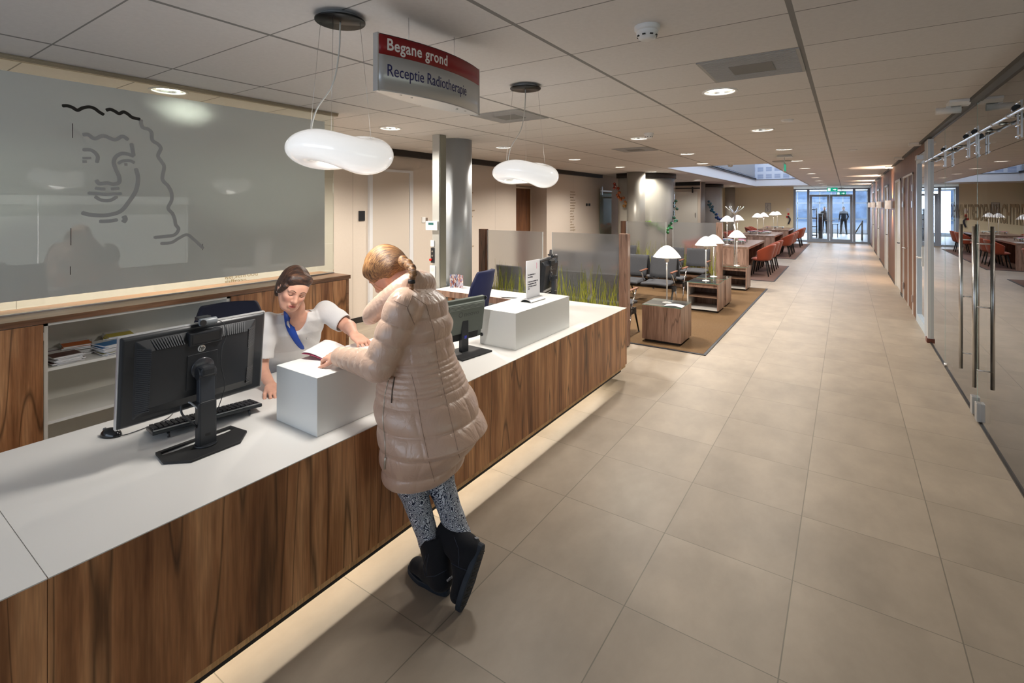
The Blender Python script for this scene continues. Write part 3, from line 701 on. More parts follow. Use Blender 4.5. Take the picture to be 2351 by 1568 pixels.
# ceiling-mounted white devices along the right head rail
for i, (x, y) in enumerate(((GR - .1, 5.75), (GR - .08, 9.3), (GR - .08, 11.9), (GR - .08, 14.6), (GR - .08, 17.6))):
    r = wempty('ceiling_detector', (x, y, HC), 'white box detector on the ceiling by the right wall head rail, %s from the camera' % ORD[i], 'detector', 'white detectors along the right wall')
    MB().prism([(y - .09, HC - .002), (y + .09, HC - .002), (y + .09, HC - .022), (y + .05, HC - .045), (y - .05, HC - .045), (y - .09, HC - .022)], 0, x - .07, x + .07).build('housing', WMET, r)
    if i == 0: MB().cyl((x - .15, y + .02, HC - .075), (x + .02, y + .02, HC - .075), .03, n=20).box(x - .08, x - .05, y, y + .04, HC - .06, HC - .04).build('tube_sensor', WMET, r)

# ================================================================ right glass wall
gw = wempty('sliding_glass_wall', (GR, 5.6, 0), 'tall tinted sliding glass wall with a top rail to the right of the corridor', 'glass wall')
TR = .012
seams = [-3.0, -1.4, .2, 2.0, 3.85, 5.62, 7.25, 8.37]
for k in range(len(seams) - 1):
    boxo('glass_pane', GLASSR, GR, GR + TR, seams[k] + .004, seams[k+1] - .004, .012, HC - .045, gw)
    if k > 2: MB().box(GR - .001, GR + TR + .001, seams[k+1] - .0035, seams[k+1] + .0035, .012, HC - .05).build('pane_edge', mat('glass edge', (.35,.52,.48), .2), gw)
boxo('floor_track', mat('floor track', (.07,.065,.06), .35, .8), GR - .012, GR + .03, Y0, 8.37, 0.0005, .011, gw)
zr0, zr1 = 2.35, 2.35
MB().cyl((GR - .05, Y0, 2.36), (GR - .05, 8.36, 2.36), .011, n=14).build('top_rail', STEEL, gw)
for y in [8.1, 7.7, 6.9, 6.4, 5.2, 4.8, 4.4, 4.0]:
    MB().cyl((GR - .05, y, 2.36), (GR, y, 2.36), .012, n=12).cyl((GR - .05, y - .02, 2.36), (GR - .05, y + .02, 2.36), .015, n=12).build('rail_mount', STEEL, gw)
for y in (7.0, 5.78, 5.44, 4.25, 3.95):
    h = MB().box(GR - .034, GR - .026, y - .045, y - .036, 2.20, 2.43).box(GR - .034, GR - .026, y + .036, y + .045, 2.20, 2.43)
    for z in (2.215, 2.28, 2.42): h.cyl((GR - .036, y - .05, z), (GR - .036, y + .05, z), .0055, n=8)
    h.build('roller_hanger', STEEL, gw)
    MB().cyl((GR - .045, y - .01, 2.385), (GR - .045, y + .02, 2.385), .022, n=16).build('roller', BLACK, gw)
for y, sx in ((5.96, 0), (5.40, 0)):
    r_ = MB()
    for s in (-1, 1):
        r_.cyl((GR + s*.055, y, .32), (GR + s*.055, y, 1.62), .014, n=16)
    r_.build('bar_handle', STEEL, gw)
    q = MB()
    for z in (.46, .97, 1.48): q.cyl((GR - .055, y, z), (GR + .055, y, z), .006, n=8)
    q.build('handle_pin', STEEL, gw)
for y in (5.70, 5.52):
    MB().box(GR - .028, GR + .035, y - .035, y + .035, .015, .165).build('floor_lock', ALU, gw, .004)
    MB().cyl((GR + .03, y, .08), (GR + .08, y, .08), .006, n=8).cyl((GR + .08, y, .08), (GR + .095, y, .08), .015, n=12).build('lock_knob', ALU, gw)
MB().cyl((GR + .005, 7.22, 0), (GR + .005, 7.22, .045), .02, n=12).build('floor_guide', STEEL, gw)
# frosted lettering band on the glass: bold narrow capitals along the panes
FB = glass('frosted band', (.9,.93,.9), spec=.6, film=(.45,.46,.42), filmamt=.22)
boxo('lettering_band', FB, GR + TR + .001, GR + TR + .0018, .5, 8.1, 1.64, 1.805, gw)
LT = glass('lettering bronze', (.6,.55,.5), spec=.5, film=(.20,.13,.07), filmamt=.55)
text('glass_lettering', 'DENWACHTREDDENWACHTREDDEN', .19, frame((GR - .001, 6.9, 1.665), (0, -1, 0), (0, 0, 1)), LT, gw, bold=.003, wx=.95, ext=.0003)
MB().box(GR - .03, GR + .08, 8.37, 8.46, .05, HC - .05).build('end_post', mat('post grey', (.62,.62,.61), .35, .4), gw)
MB().box(GR - .025, GR + .06, 8.47, 8.75, 0, HC - .05).build('side_panel', mat('pale steel panel', (.42,.47,.52), .35, .2), gw)
boxo('post_foot', mat('post foot', (.12,.035,.02), .4), GR - .04, GR + .09, 8.36, 8.5, 0, .055, gw)
cu = MB()
def cf(u, v): return Vector((1.35 + u*.9, 8.78 + .02*math.sin(u*40), .12 + v*2.2))
cu.grid(cf, 60, 1); tag(cu.build('curtain', mat('pale curtain', (.72,.72,.70), .8)), 'pale curtain hanging on the wall of the room behind the tinted glass', 'curtain').modifiers.new('t', 'SOLIDIFY').thickness = .004

# ================================================================ reception counter
KX, KR, KZ, KY0, KY1 = -1.88, -3.0, .73, -1.2, 4.9
kc = wempty('reception_counter', (-2.4, 1.8, 0), 'long reception counter with white top and walnut front, lit from below', 'counter')
MB().box(KR, KX, KY0, .424, KZ - .0035, KZ).box(KR, KX, .4265, KY1, KZ - .0035, KZ).build('countertop', WHITE, kc)
pn = [KY0, .424, 1.62, 2.82, 4.02, KY1]
for a, b in zip(pn[:-1], pn[1:]): boxo('front_panel', WAL, KX - .022, KX - .0005, a + .001, b - .001, .15, KZ - .004, kc)
boxo('end_panel', WAL, KR + .1, KX - .023, KY1 - .024, KY1 - .0005, .15, KZ - .004, kc)
boxo('lower_strip', LITWOOD, KX - .030, KX - .012, KY0, KY1 - .01, .118, .1495, kc)
MB().box(KX - .034, KX - .016, KY0, KY1 - .12, .098, .1175).build('shadow_gap_strip', BLACKM, kc)
boxo('plinth', WHITE, KX - .42, KX - .36, KY0, KY1 - .3, 0, .15, kc)
MB().box(KX - .36, KX - .04, KY0, KY1 - .08, .19, .2).box(KR + .002, KX - .024, KY0, KY1 - .026, KZ - .03, KZ - .004).build('underside', WHITE, kc)
boxo('led_strip', mat('led strip', (1,.93,.8), em=3), KX - .13, KX - .118, KY0, KY1 - .35, .182, .188, kc)
l = bpy.data.lights.new('led', 'AREA'); l.shape = 'RECTANGLE'; l.size = .012; l.size_y = KY1 - .35 - KY0; l.energy = E_LED; l.color = (1,.90,.74)
o = bpy.data.objects.new('led', l); COL.objects.link(o); attach(o, kc); o.location = (KX - .116, (KY0 + KY1 - .35)/2, .178); o.rotation_euler = (0, math.radians(0), 0)
# boxes standing on the counter
tag(boxo('riser_box', WHITEB, -.165, .165, -.42, .42, 0, .27, bevel=.002), 'white laminated box on the counter that the customer leans on', 'counter box').location = (-2.165, 1.79, KZ + .0005)
tag(boxo('riser_box', WHITEB, -.165, .165, -.42, .42, 0, .27, bevel=.002), 'white laminated box at the far end of the counter carrying a leaflet holder', 'counter box').location = (-2.16, 3.42, KZ + .0005)
# acrylic sign holder on the far box
ah = wempty('sign_holder', (-2.15, 3.49, 1.0005), 'clear acrylic notice holder with a silver foot on the far white box', 'sign holder')
NX, NY = -2.15, 3.49
arc = [(NX + .055*math.cos(PI*k/12), 1.001 + .028*math.sin(PI*k/12)) for k in range(13)]
arc2 = [(NX + .046*math.cos(PI*k/12), 1.001 + .020*math.sin(PI*k/12)) for k in range(12, -1, -1)]
MB().prism(arc + arc2, 1, NY - .11, NY + .11).build('foot', ALU, ah)
boxo('notice_sheet', mat('paper white', (.80,.80,.84), .5), NX - .003, NX + .003, NY - .105, NY + .105, 1.03, 1.335, ah)
TXT = mat('print black', (.03,.03,.05), .6)
Mh = frame((NX + .0036, NY - .085, 1.215), (0, 1, 0), (0, 0, 1))
for i, s in enumerate(['De medewerkster is', 'even afwezig.', '', 'U kunt hier aanmelden met', 'de patientenkaart, links', 'op de balie, op nummer', '5622']):
    if s: text('notice_text', s, .0165, Mh @ Matrix.Translation((0, -.019*i, 0)), TXT, ah, ext=.0002, bold=.0004, wx=.85)
MB().box(NX + .0032, NX + .0038, NY + .05, NY + .056, 1.26, 1.31).build('notice_mark', mat('pink mark', (.7,.25,.4), .5), ah)

# ================================================================ monitors
def monitor_hp():
    r = empty('computer_monitor', (0, 0, 0), 'x', 'monitor')     # faces -x, stand foot centre at origin, long axis y
    T = Matrix.Translation((-.075, 0, .345)) @ Matrix.Rotation(math.radians(6), 4, 'Y')
    W2, H2 = .298, .192
    b = MB(); th = .0
    # rim slab and stepped back shell
    b.box(-.016, .004, -W2, W2, -H2, H2, M=T)
    o = b.build('screen_bezel', mat('silver rim', (.60,.61,.63), .3, .6), r, .003)
    boxo('screen_panel', mat('screen glass dark', (.02,.02,.025), .15), -.0185, -.0165, -W2 + .015, W2 - .015, -H2 + .015, H2 - .015, r).matrix_local = T
    def shell(y0, y1, z0, z1, x0, ins, x1):
        vs = [(x0,y0,z0),(x0,y1,z0),(x0,y1,z1),(x0,y0,z1),(x1,y0+ins,z0+ins),(x1,y1-ins,z0+ins),(x1,y1-ins,z1-ins),(x1,y0+ins,z1-ins)]
        return [T @ Vector(v) for v in vs], [(0,3,2,1),(4,5,6,7),(0,1,5,4),(1,2,6,5),(2,3,7,6),(3,0,4,7)]
    b = MB(); b.add(*shell(-W2 + .002, W2 - .002, -H2 + .002, H2 - .002, .004, .012, .014)); b.add(*shell(-W2 + .05, W2 - .05, -H2 + .03, H2 - .025, .013, .045, .042))
    b.build('rear_shell', BLACK, r, .004)
    # ventilation ribs
    RIB = mat('black rib', (.035,.038,.045), .28)
    def ribs(vlist):
        q = MB()
        for vs in vlist: q.add([T @ Vector(p) for p in vs], [(0,1,2,3), (0,3,4), (1,2,4), (0,1,4)])
        q.build('vent_grille', RIB, r)
    def side(s, z): return ((.020, s*(W2 - .058), z - .0022), (.020, s*(W2 - .058), z + .0022), (.046, s*(W2 - .10), z*.95 + .0022), (.046, s*(W2 - .10), z*.95 - .0022), (.012, s*(W2 - .10), z))
    def top(y): return ((.018, y - .0022, H2 - .030), (.018, y + .0022, H2 - .030), (.046, y*.92 + .0022, H2 - .068), (.046, y*.92 - .0022, H2 - .068), (.012, y, H2 - .07))
    Z_ = [-.135 + .27*k/33 for k in range(34)]; Y_ = [-.19 + .38*k/39 for k in range(40)]
    ribs([side(-1, z) for z in Z_]); ribs([side(1, z) for z in Z_ if z <= -.06]); ribs([side(1, z) for z in Z_ if z >= .04])
    ribs([top(y) for y in Y_ if y <= -.075]); ribs([top(y) for y in Y_ if y >= .075])
    MB().box(.014, .052, -.06, .075, .108, .165, M=T).build('handle_recess', BLACK, r, .004)
    MB().box(.0522, .0535, -.048, .063, .118, .156, M=T).build('recess_opening', BLACKM, r)
    # badge with hp letters
    Tb = T @ frame((.0425, -.006, .088), (0, 1, 0), (0, 0, 1))
    MB().lathe([(0, 0), (.0155, 0), (.016, -.001)], (0, 0, 0), 28, M=Tb.to_3x3().to_4x4()).build('maker_badge', mat('badge silver', (.72,.72,.70), .3, .3), r).location = Tb.translation
    text('badge_letters', 'hp', .026, Tb @ Matrix.Translation((-.0125, -.006, .001)), BLACKM, r, shear=.25, ext=.0003, bold=.0002, wx=.9)
    # mount and stand
    MB().box(.042, .046, -.062, .062, -.088, .068, M=T).build('mount_plate', BLACK, r, .003)
    MB().lathe([(.0, .008), (.045, .008), (.048, .004), (.048, 0)], (0, 0, 0), 32, M=(T @ Matrix.Rotation(PI/2, 4, 'Y')).to_3x3().to_4x4()).build('pivot_disc', mat('pivot black', (.03,.032,.038), .25), r).location = T @ Vector((.046, 0, .0))
    MB().box(-.03, .035, -.03, .03, .315, .355).build('neck_head', BLACK, r, .01)
    MB().cyl((.0, -.036, .325), (.0, .036, .325), .024, n=20).build('hinge_barrel', BLACK, r)
    MB().box(-.018, .018, -.032, .032, .12, .33).build('upper_column', mat('column dark', (.03,.035,.045), .35), r, .006)
    MB().box(-.022, .024, -.037, .037, .012, .205).build('lower_column', BLACK, r, .008)
    MB().box(.0242, .0248, -.012, .008, .055, .066).build('lock_button', BLACKM, r)
    outl = [(-.115, -.15), (-.115, .15), (-.05, .165), (.105, .105), (.105, -.105), (.02, -.168)]
    b = MB()
    def ring(o_, i_, z0, z1):
        n_ = len(o_)
        vs = [(x, y, z1) for x, y in o_] + [(x, y, z1) for x, y in i_] + [(x, y, z0) for x, y in o_] + [(x, y, z0) for x, y in i_]
        fs = []
        for k in range(n_):
            q = (k+1) % n_; fs += [(k, q, n_+q, n_+k), (2*n_+k, 3*n_+k, 3*n_+q, 2*n_+q), (k, 2*n_+k, 2*n_+q, q), (n_+k, n_+q, 3*n_+q, 3*n_+k)]
        return vs, fs
    o1 = [(-.10, -.155), (-.10, .155), (.02, .17), (.10, .10), (.10, -.10), (.02, -.17)]
    i1 = [(-.082, -.142), (-.082, .142), (-.05, .148), (-.044, .10), (-.044, -.10), (-.05, -.148)]
    b.add(*ring(o1, i1, 0, .010)); b.build('foot_plate', BLACKM, r, .002)
    MB().cyl((0, 0, .008), (0, 0, .018), .044, n=28).build('foot_disc', BLACK, r)
    return r
hp = monitor_hp()
o = place(hp, (-2.33, 1.045, KZ + .001), math.radians(0), 'black widescreen monitor seen from the back, nearest the camera on the counter')
o2 = place(hp, (-2.44, 4.36, KZ + .001), math.radians(12), 'black widescreen monitor seen from the back beyond the far white box')
# cables hang from the near monitor
for pts, m, rr in (([(-.02,-.09,.205), (-.005,-.09,.17), (.01,-.06,.13), (-.01,-.02,.07), (-.025,-.01,.015)], BLACK, .0045), ([(-.03,-.055,.205), (-.01,-.05,.2), (.012,-.02,.15), (.0,-.03,.06), (-.03,-.012,.015)], mat('grey cable', (.35,.36,.38), .4), .004)):
    MB().tube(spline(pts, 8), rr, 8).build('cable', m, o)
wc = None
def webcam(par, dark):
    T = Matrix.Translation((-.03, 0, .545))
    r = MB().box(-.03, .005, -.02, .035, .005, .02, M=T).build('webcam_clip', BLACK, par, .003)
    wb_ = MB().tube([T @ Vector(p) for p in ((.018, -.02, .0), (.018, .05, .0))], [.016, .016], 16).build('webcam_body', mat('webcam grey', (.16,.18,.20), .35) if not dark else BLACK, par, .004)
    MB().cyl(T @ Vector((.03, -.012, 0)), T @ Vector((.037, -.012, 0)), .013, n=20).build('webcam_lens', BLACKM, wb_)
    MB().tube(spline([T @ Vector(p) for p in ((.018, .05, 0), (.03, .075, -.02), (.045, .08, -.07), (.05, .06, -.12), (.05, .055, -.2), (.05, .07, -.3), (.03, .05, -.4))], 6), .0018, 6).build('webcam_cable', BLACK, par)
webcam(o, False); webcam(o2, True)

# second make of monitor: square, grey-green back
nv = empty('computer_monitor', (-2.245, 2.74, KZ + .001), 'grey-green square monitor seen from the back beside the customer', 'monitor', rz=math.radians(-10))
GG = mat('grey green plastic', (.10,.115,.10), .45)
T = Matrix.Translation((-.03, 0, .235)) @ Matrix.Rotation(math.radians(9), 4, 'Y')
MB().box(-.03, -.004, -.188, .188, -.152, .155, M=T).build('screen_bezel', GG, nv, .004)
MB().box(-.004, .02, -.17, .176, -.095, .13, M=T).build('rear_shell', GG, nv, .006)
MB().box(-.004, .014, -.12, .14, -.145, -.095, M=T).build('cable_bay', BLACKM, nv, .003)
b = MB()
for k in range(4): b.box(.02, .0225, -.155, .16, .088 + .009*k, .092 + .009*k, M=T)
b.build('vent_ribs', mat('rib green grey', (.22,.24,.22), .4), nv)
text('embossed_name', 'neovo', .05, T @ frame((.0202, -.02, .035), (0, 1, 0), (0, 0, 1)), mat('embossed grey', (.055,.065,.058), .4), nv, ext=.0006, wx=1.15)
MB().lathe([(.014, 0), (.019, .0015), (.019, 0)], (0, 0, 0), 24, M=(T @ frame((0,0,0), (0, 1, 0), (0, 0, 1))).to_3x3().to_4x4()).build('embossed_ring', mat('embossed grey', (.055,.065,.058), .4), nv).location = T @ Vector((.0202, -.05, .052))
MB().box(.014, .04, -.01, .01, -.14, -.105, M=T).build('blue_plug', mat('plug blue', (.02,.03,.45), .4), nv)
MB().cyl(T @ Vector((0, .19, .14)), T @ Vector((0, .198, .14)), .014).cyl(T @ Vector((0, .19, -.145)), T @ Vector((0, .198, -.145)), .014).build('corner_caps', BLACK, nv)
MB().box(-.05, -.01, -.03, .03, .01, .24).build('stand_neck', BLACK, nv, .004)
MB().prism([(-.12, -.12), (-.12, .13), (.10, .16), (.12, -.14)], 2, 0, .012).build('foot_plate', BLACKM, nv, .003)

# ================================================================ keyboard and mouse
kb = empty('keyboard', (-2.60, 1.17, KZ + .001), 'black keyboard on the counter behind the near monitor', 'keyboard', rz=math.radians(-11))
TK = Matrix.Translation((0, 0, .022)) @ Matrix.Rotation(math.radians(-9), 4, 'Y')
MB().box(-.082, .082, -.23, .23, -.006, .010, M=TK).build('keyboard_case', BLACK, kb, .003)
MB().box(.062, .080, -.225, .225, .0101, .0125, M=TK).build('rear_trim', mat('silver trim', (.35,.36,.37), .35, .5), kb)
b = MB()
for i in range(5):
    for j in range(22):
        if j in (15, 19) and 0: continue
        b.box(-.07 + i*.0255, -.07 + i*.0255 + .019, -.22 + j*.0201, -.22 + j*.0201 + .0155, .010, .0175, M=TK)
b.build('keys', mat('key black', (.03,.03,.034), .45), kb)
for s in (-1, 1): MB().tube([TK @ Vector((.070, s*.17, -.006)), Vector((.088, s*.17, .0062))], .006, 6).build('folding_foot', BLACK, kb)
ms = empty('computer_mouse', (-2.80, .85, KZ + .001), 'glossy black mouse on the counter left of the near monitor', 'mouse', rz=.4)
MB().sphere((0, 0, .0), (.052, .031, .036), 20, 14).build('mouse_shell', mat('gloss black', (.01,.01,.012), .12), ms)
MB().cyl((-.035, -.004, .026), (-.035, .004, .026), .007).build('scroll_wheel', mat('wheel grey', (.08,.08,.09), .4), ms)
MB().tube(spline([(.05,-.005,.006), (.07,.02,.004), (.09,.1,.003), (.10,.2,.003), (.04,.32,.003), (.0,.45,.004)], 8), .0022, 6).build('mouse_cable', BLACK, ms)
for ob in ms.children:
    if ob.name.startswith('mouse_shell'):
        for v in ob.data.vertices: v.co.z = max(v.co.z, 0)

# ================================================================ back cabinets
CZ, CXF, CXB = 1.12, -3.95, -4.43
ct = tag(boxo('cabinet_worktop', WALY, CXB, CXF, -2.6, 3.07, CZ - .035, CZ), 'long walnut worktop over the cabinets behind the counter', 'worktop')
def cabinet(name, y0, y1, label, doors=(), shelves=()):
    r = wempty(name, ((CXF + CXB)/2, (y0 + y1)/2, 0), label, 'cabinet')
    t = .018; xf = CXF - .02; zt_ = CZ - .0355
    WC = mat('cabinet white', (.82,.80,.74), .45)
    b = MB().box(CXB, xf, y0, y0 + t, .08, zt_).box(CXB, xf, y1 - t, y1, .08, zt_).box(CXB, CXB + .012, y0, y1, .08, zt_).box(CXB, xf, y0, y1, .08, .10).box(CXB, xf, y0, y1, zt_ - t, zt_)
    b.build('carcass', WC, r)
    boxo('plinth', DARK, CXB + .05, xf - .03, y0, y1, 0, .08, r)
    for z in shelves: boxo('shelf', WC, CXB + .012, xf, y0 + t, y1 - t, z - .009, z + .009, r)
    for a, b_ in doors:
        dd = boxo('door', WAL, xf, CXF - .001, a + .002, b_ - .002, .085, zt_ - .004, r)
        for z in (.2, .98): MB().box(xf - .005, xf + .004, b_ - .012, b_ + .004, z, z + .05).build('hinge', STEEL, dd)
    return r
cabinet('cabinet', -2.6, -.2, 'walnut cabinet at the near left end of the back row', ((-2.6, -1.4), (-1.4, -.2)))
cabinet('cabinet', -.19, .875, 'walnut door cabinet left of the open shelves', ((-.19, .875),))
cabinet('open_shelf_unit', .88, 1.95, 'open white shelf unit behind the near monitor', (), (.80, .48))
lastcab = cabinet('cabinet', 1.955, 3.02, 'walnut cabinet behind the receptionist at the end of the back row', ((1.955, 3.02),))
boxo('end_side_panel', WALY, CXB, CXF, 3.0215, 3.05, 0.001, CZ - .0355, lastcab)
# brochures stacked on the shelf
rnd = random.Random(4)
cols = [('plum', (.10,.03,.09)), ('dark brown', (.08,.025,.02)), ('olive', (.35,.30,.06)), ('orange', (.62,.13,.01)), ('blue', (.02,.17,.42)), ('yellow', (.62,.50,.04)), ('green', (.20,.35,.08)), ('grey', (.4,.4,.42))]
PAP = mat('page white', (.80,.80,.82), .6)
stacks = [(.94, 'plum', 7), (.99, 'dark brown', 9), (1.11, 'orange', 12), (1.24, 'blue', 12), (1.33, 'yellow', 15)]
for si, (yy, cn, n) in enumerate(stacks):
    xs = -4.13 + (.02 if si % 2 else -.12)
    for k in range(n):
        top = k == n - 1; c = cn if k > n - 5 else rnd.choice(['olive', 'grey', cn])
        e = empty('brochure', (xs + rnd.uniform(-.012, .012) + (.02 if si % 2 else 0), yy + rnd.uniform(-.012, .012), .8108 + k*.0052), None, 'brochure', 'brochures on the white shelf', rz=rnd.uniform(-.12, .12) + (.15 if si % 2 else -.2))
        e['label'] = ('%s brochure on top of its stack on the white shelf' % cn) if top else 'thin brochure inside the %s-topped stack on the white shelf' % cn
        MB().box(-.105, .105, -.07, .07, 0, .0036).build('pages', PAP, e)
        MB().box(-.1055, .1055, -.0705, .0705, .0036, .0048).build('cover', mat('cover white', (.72,.71,.70), .4), e)
        MB().box(-.03, .09, -.0707, .0707, .00485, .005).build('cover_band', mat('cover ' + c, dict(cols)[c], .4), e)

# ================================================================ office area behind
dk = wempty('side_desk', (-3.9, 4.8, 0), 'white side desk with a walnut edge before the grey column', 'desk')
MB().box(-4.30, -3.02, 4.60, 5.02, .705, .73).box(-5.2, -4.46, 4.60, 5.02, .705, .73).build('desktop', WHITE, dk)
boxo('front_edge', WALG, -5.2, -3.02, 4.590, 4.60, .66, .731, dk)
for x in (-5.1, -4.05, -3.1): boxo('leg', WAL, x - .03, x + .03, 4.62, 4.68, 0, .70, dk)
boxo('modesty_panel', mat('pale blue panel', (.62,.72,.80), .5), -5.1, -3.1, 4.95, 4.97, .2, .70, dk)
lf = wempty('standing_brochure', (-4.12, 4.86, .731), 'standing colour photo brochure on the side desk', 'brochure')
for k, (a0, a1) in enumerate((((-4.21, 4.80), (-4.14, 4.88)), ((-4.14, 4.88), (-4.02, 4.84)))):
    d_ = Vector((a1[0]-a0[0], a1[1]-a0[1], 0)); nrm = Vector((-d_.y, d_.x, 0)).normalized() * .0012
    p = [Vector((*a0, .7315)), Vector((*a1, .7315)), Vector((*a1, .90)), Vector((*a0, .90))]
    m, n, out = nt('photo print %d' % k); L = n.links.new; bb = N(n, 'ShaderNodeBsdfPrincipled'); L(bb.outputs[0], out.inputs[0]); tc = N(n, 'ShaderNodeTexCoord'); vo = N(n, 'ShaderNodeTexVoronoi'); vo.inputs['Scale'].default_value = 75; mp = N(n, 'ShaderNodeMapping'); mp.inputs['Scale'].default_value = (1, 1, .5); L(tc.outputs['Object'], mp.inputs[0]); L(mp.outputs[0], vo.inputs['Vector'])
    cr = N(n, 'ShaderNodeValToRGB'); L(vo.outputs['Color'], cr.inputs[0]); e_ = cr.color_ramp; e_.elements[0].color = (.02,.02,.05,1); e_.elements[1].color = (.75,.74,.72,1)
    for q, c_ in ((.3, (.30,.06,.02,1)), (.5, (.6,.55,.5,1)), (.7, (.08,.12,.3,1))): e_.elements.new(q).color = c_
    L(cr.outputs[0], bb.inputs['Base Color'])
    MB().add([q - nrm for q in p] + [q + nrm for q in p], [(0,1,2,3), (7,6,5,4), (0,4,5,1), (1,5,6,2), (2,6,7,3), (3,7,4,0)]).build('photo_page', m, lf)
tag(MB().lathe([(0, 0), (.06, 0), (.07, .01), (.095, .06), (.105, .085), (.10, .085), (.088, .06), (.06, .02), (0, .015)]).build('bowl', mat('blue grey glaze', (.20,.25,.28), .25), loc=(-4.72, 4.78, .731)), 'blue-grey glazed bowl on the side desk behind the customer', 'bowl')
for k in range(5): tag(boxo('paper_sheet', PAP, -.105, .105, -.148, .148, 0, .0012), 'loose white paper sheet in the pile on the right of the side desk', 'paper', 'papers on the side desk').location = (-3.22 + .012*k, 4.80 - .01*k, .7312 + .0025*k); bpy.context.scene.objects[-1].rotation_euler = (0, 0, PI/2 + .1*k)
# blue office chair and the receptionist's chair
def office_chair(loc, rz, fab, label, hb=.62):
    r = empty('office_chair', loc, label, 'office chair', rz=rz)     # faces +x
    def f(u, v):
        y = (u - .5) * .46 * (1 - .25*max(0, v - .75)/.25 - .06*(1 - v)); z = .50 + v*hb
        return Vector((-.22 - .13*v + .05*(2*u - 1)**2 + .02*math.sin(v*PI) , y, z))
    o = MB().grid(f, 14, 16).build('backrest', fab, r, sub=1); k = o.modifiers.new('t', 'SOLIDIFY'); k.thickness = .045; k.offset = 0
    MB().box(-.24, .24, -.24, .24, .44, .50).build('seat', fab, r, .03, 4)
    for s in (-1, 1):
        MB().box(-.12, .12, s*.29 - .035, s*.29 + .035, .66, .685).build('armrest', BLACK, r, .012)
        MB().tube([(-.02, s*.29, .66), (-.02, s*.28, .5), (0, s*.2, .43)], .014, 8).build('arm_support', BLACK, r)
    MB().cyl((0, 0, .10), (0, 0, .44), .025).build('column', STEEL, r)
    for k in range(5):
        a = 2*PI*k/5; bl_ = MB().tube([(0, 0, .12), (.28*math.cos(a), .28*math.sin(a), .07)], [.022, .014], 8).build('base_leg', BLACK, r)
        MB().cyl((.28*math.cos(a), .28*math.sin(a) - .015, .027), (.28*math.cos(a), .28*math.sin(a) + .015, .027), .027).build('castor', BLACKM, bl_)
    return r
NAVY = mat('navy fabric', (.008,.012,.060), .85, bump=.15, bscale=500)
office_chair((-3.45, 4.12, 0), math.radians(190), NAVY, 'navy blue high-backed office chair before the side desk', .60)
office_chair((-3.42, 1.72, 0), math.radians(-20), mat('dark chair fabric', (.012,.014,.03), .9), 'dark navy office chair the receptionist sits on', .58)

# ================================================================ columns
CM = mat('column grey', (.36,.345,.31), .38, .35)
CMB = mat('column grey blue', (.40,.42,.44), .34, .35)
for i, (x, y, lab) in enumerate(((-4.56, 5.30, 'round grey column beside the side desk, nearest the camera'), (-4.8, 13.2, 'round grey column behind the benches, second from the camera'), (-4.9, 20.6, 'round grey column left of the coat stand, third from the camera'), (-5.0, 27.6, 'round grey column before the end wall, farthest from the camera'))):
    o = MB().cyl((0, 0, 0), (0, 0, HC - .002), .245, n=64).build('column', CMB if i == 0 else CM, loc=(x, y, 0)); tag(o, lab, 'column', 'round grey columns')
pl = wempty('service_post', (-4.29, 4.80, 0), 'square aluminium service post beside the nearest round column', 'post')
PX0, PX1, PY0, PY1 = -4.44, -4.315, 4.72, 4.85
boxo('post_body', mat('post olive grey', (.25,.245,.20), .45, .3), PX0, PX1, PY0 + .02, PY1, .0, HC - .003, pl)
boxo('post_front', mat('post aluminium', (.50,.51,.49), .38, .5), PX0 + .005, PX1 - .005, PY0, PY0 + .019, .0, HC - .003, pl)
uf = lambda u, v: Py(u, v, PY0)
kp = wempty('alarm_keypad', uf(994, 518), 'white alarm keypad with a small display on the service post', 'keypad')
a, b_ = uf(981, 528), uf(1007, 508)
boxo('keypad_case', mat('keypad white', (.78,.78,.77), .4), a.x, b_.x, PY0 - .03, PY0 - .001, a.z, b_.z, kp, .004)
a, b_ = uf(987, 516), uf(999, 511); boxo('keypad_display', mat('display teal', (.02,.10,.10), .3), a.x, b_.x, PY0 - .0315, PY0 - .0301, a.z, b_.z, kp)
a, b_ = uf(990, 566), uf(998, 552); tag(boxo('remote_control', mat('keypad white', (.78,.78,.77), .4), a.x, b_.x, PY0 - .015, PY0 - .001, a.z, b_.z, bevel=.004), 'small white remote hanging on the service post under the keypad', 'remote')
sp_ = wempty('switch_panel', uf(994, 586), 'black switch strip with two keys and a red button on the service post', 'switch')
a, b_ = uf(990, 603), uf(998, 569); boxo('switch_plate', BLACK, a.x, b_.x, PY0 - .008, PY0 - .001, a.z, b_.z, sp_)
for v in (577, 587): p = uf(994, v); MB().cyl((p.x, PY0 - .008, p.z), (p.x, PY0 - .016, p.z), .011, n=14).build('key_switch', STEEL, sp_)
p = uf(991.5, 596); MB().cyl((p.x, PY0 - .008, p.z), (p.x, PY0 - .035, p.z), .016, n=16).build('red_button', mat('button red', (.6,.02,.01), .3), sp_)
ps = wempty('power_socket', uf(995, 623), 'white double socket low on the service post', 'socket')
a, b_ = uf(988, 636), uf(1000, 610); boxo('socket_plate', mat('keypad white', (.78,.78,.77), .4), a.x, b_.x, PY0 - .012, PY0 - .001, a.z, b_.z, ps, .003)
a, b_ = uf(991, 622), uf(997, 614); boxo('socket_face', mat('socket pale', (.68,.68,.66), .4), a.x, b_.x, PY0 - .014, PY0 - .0121, a.z, b_.z, ps)

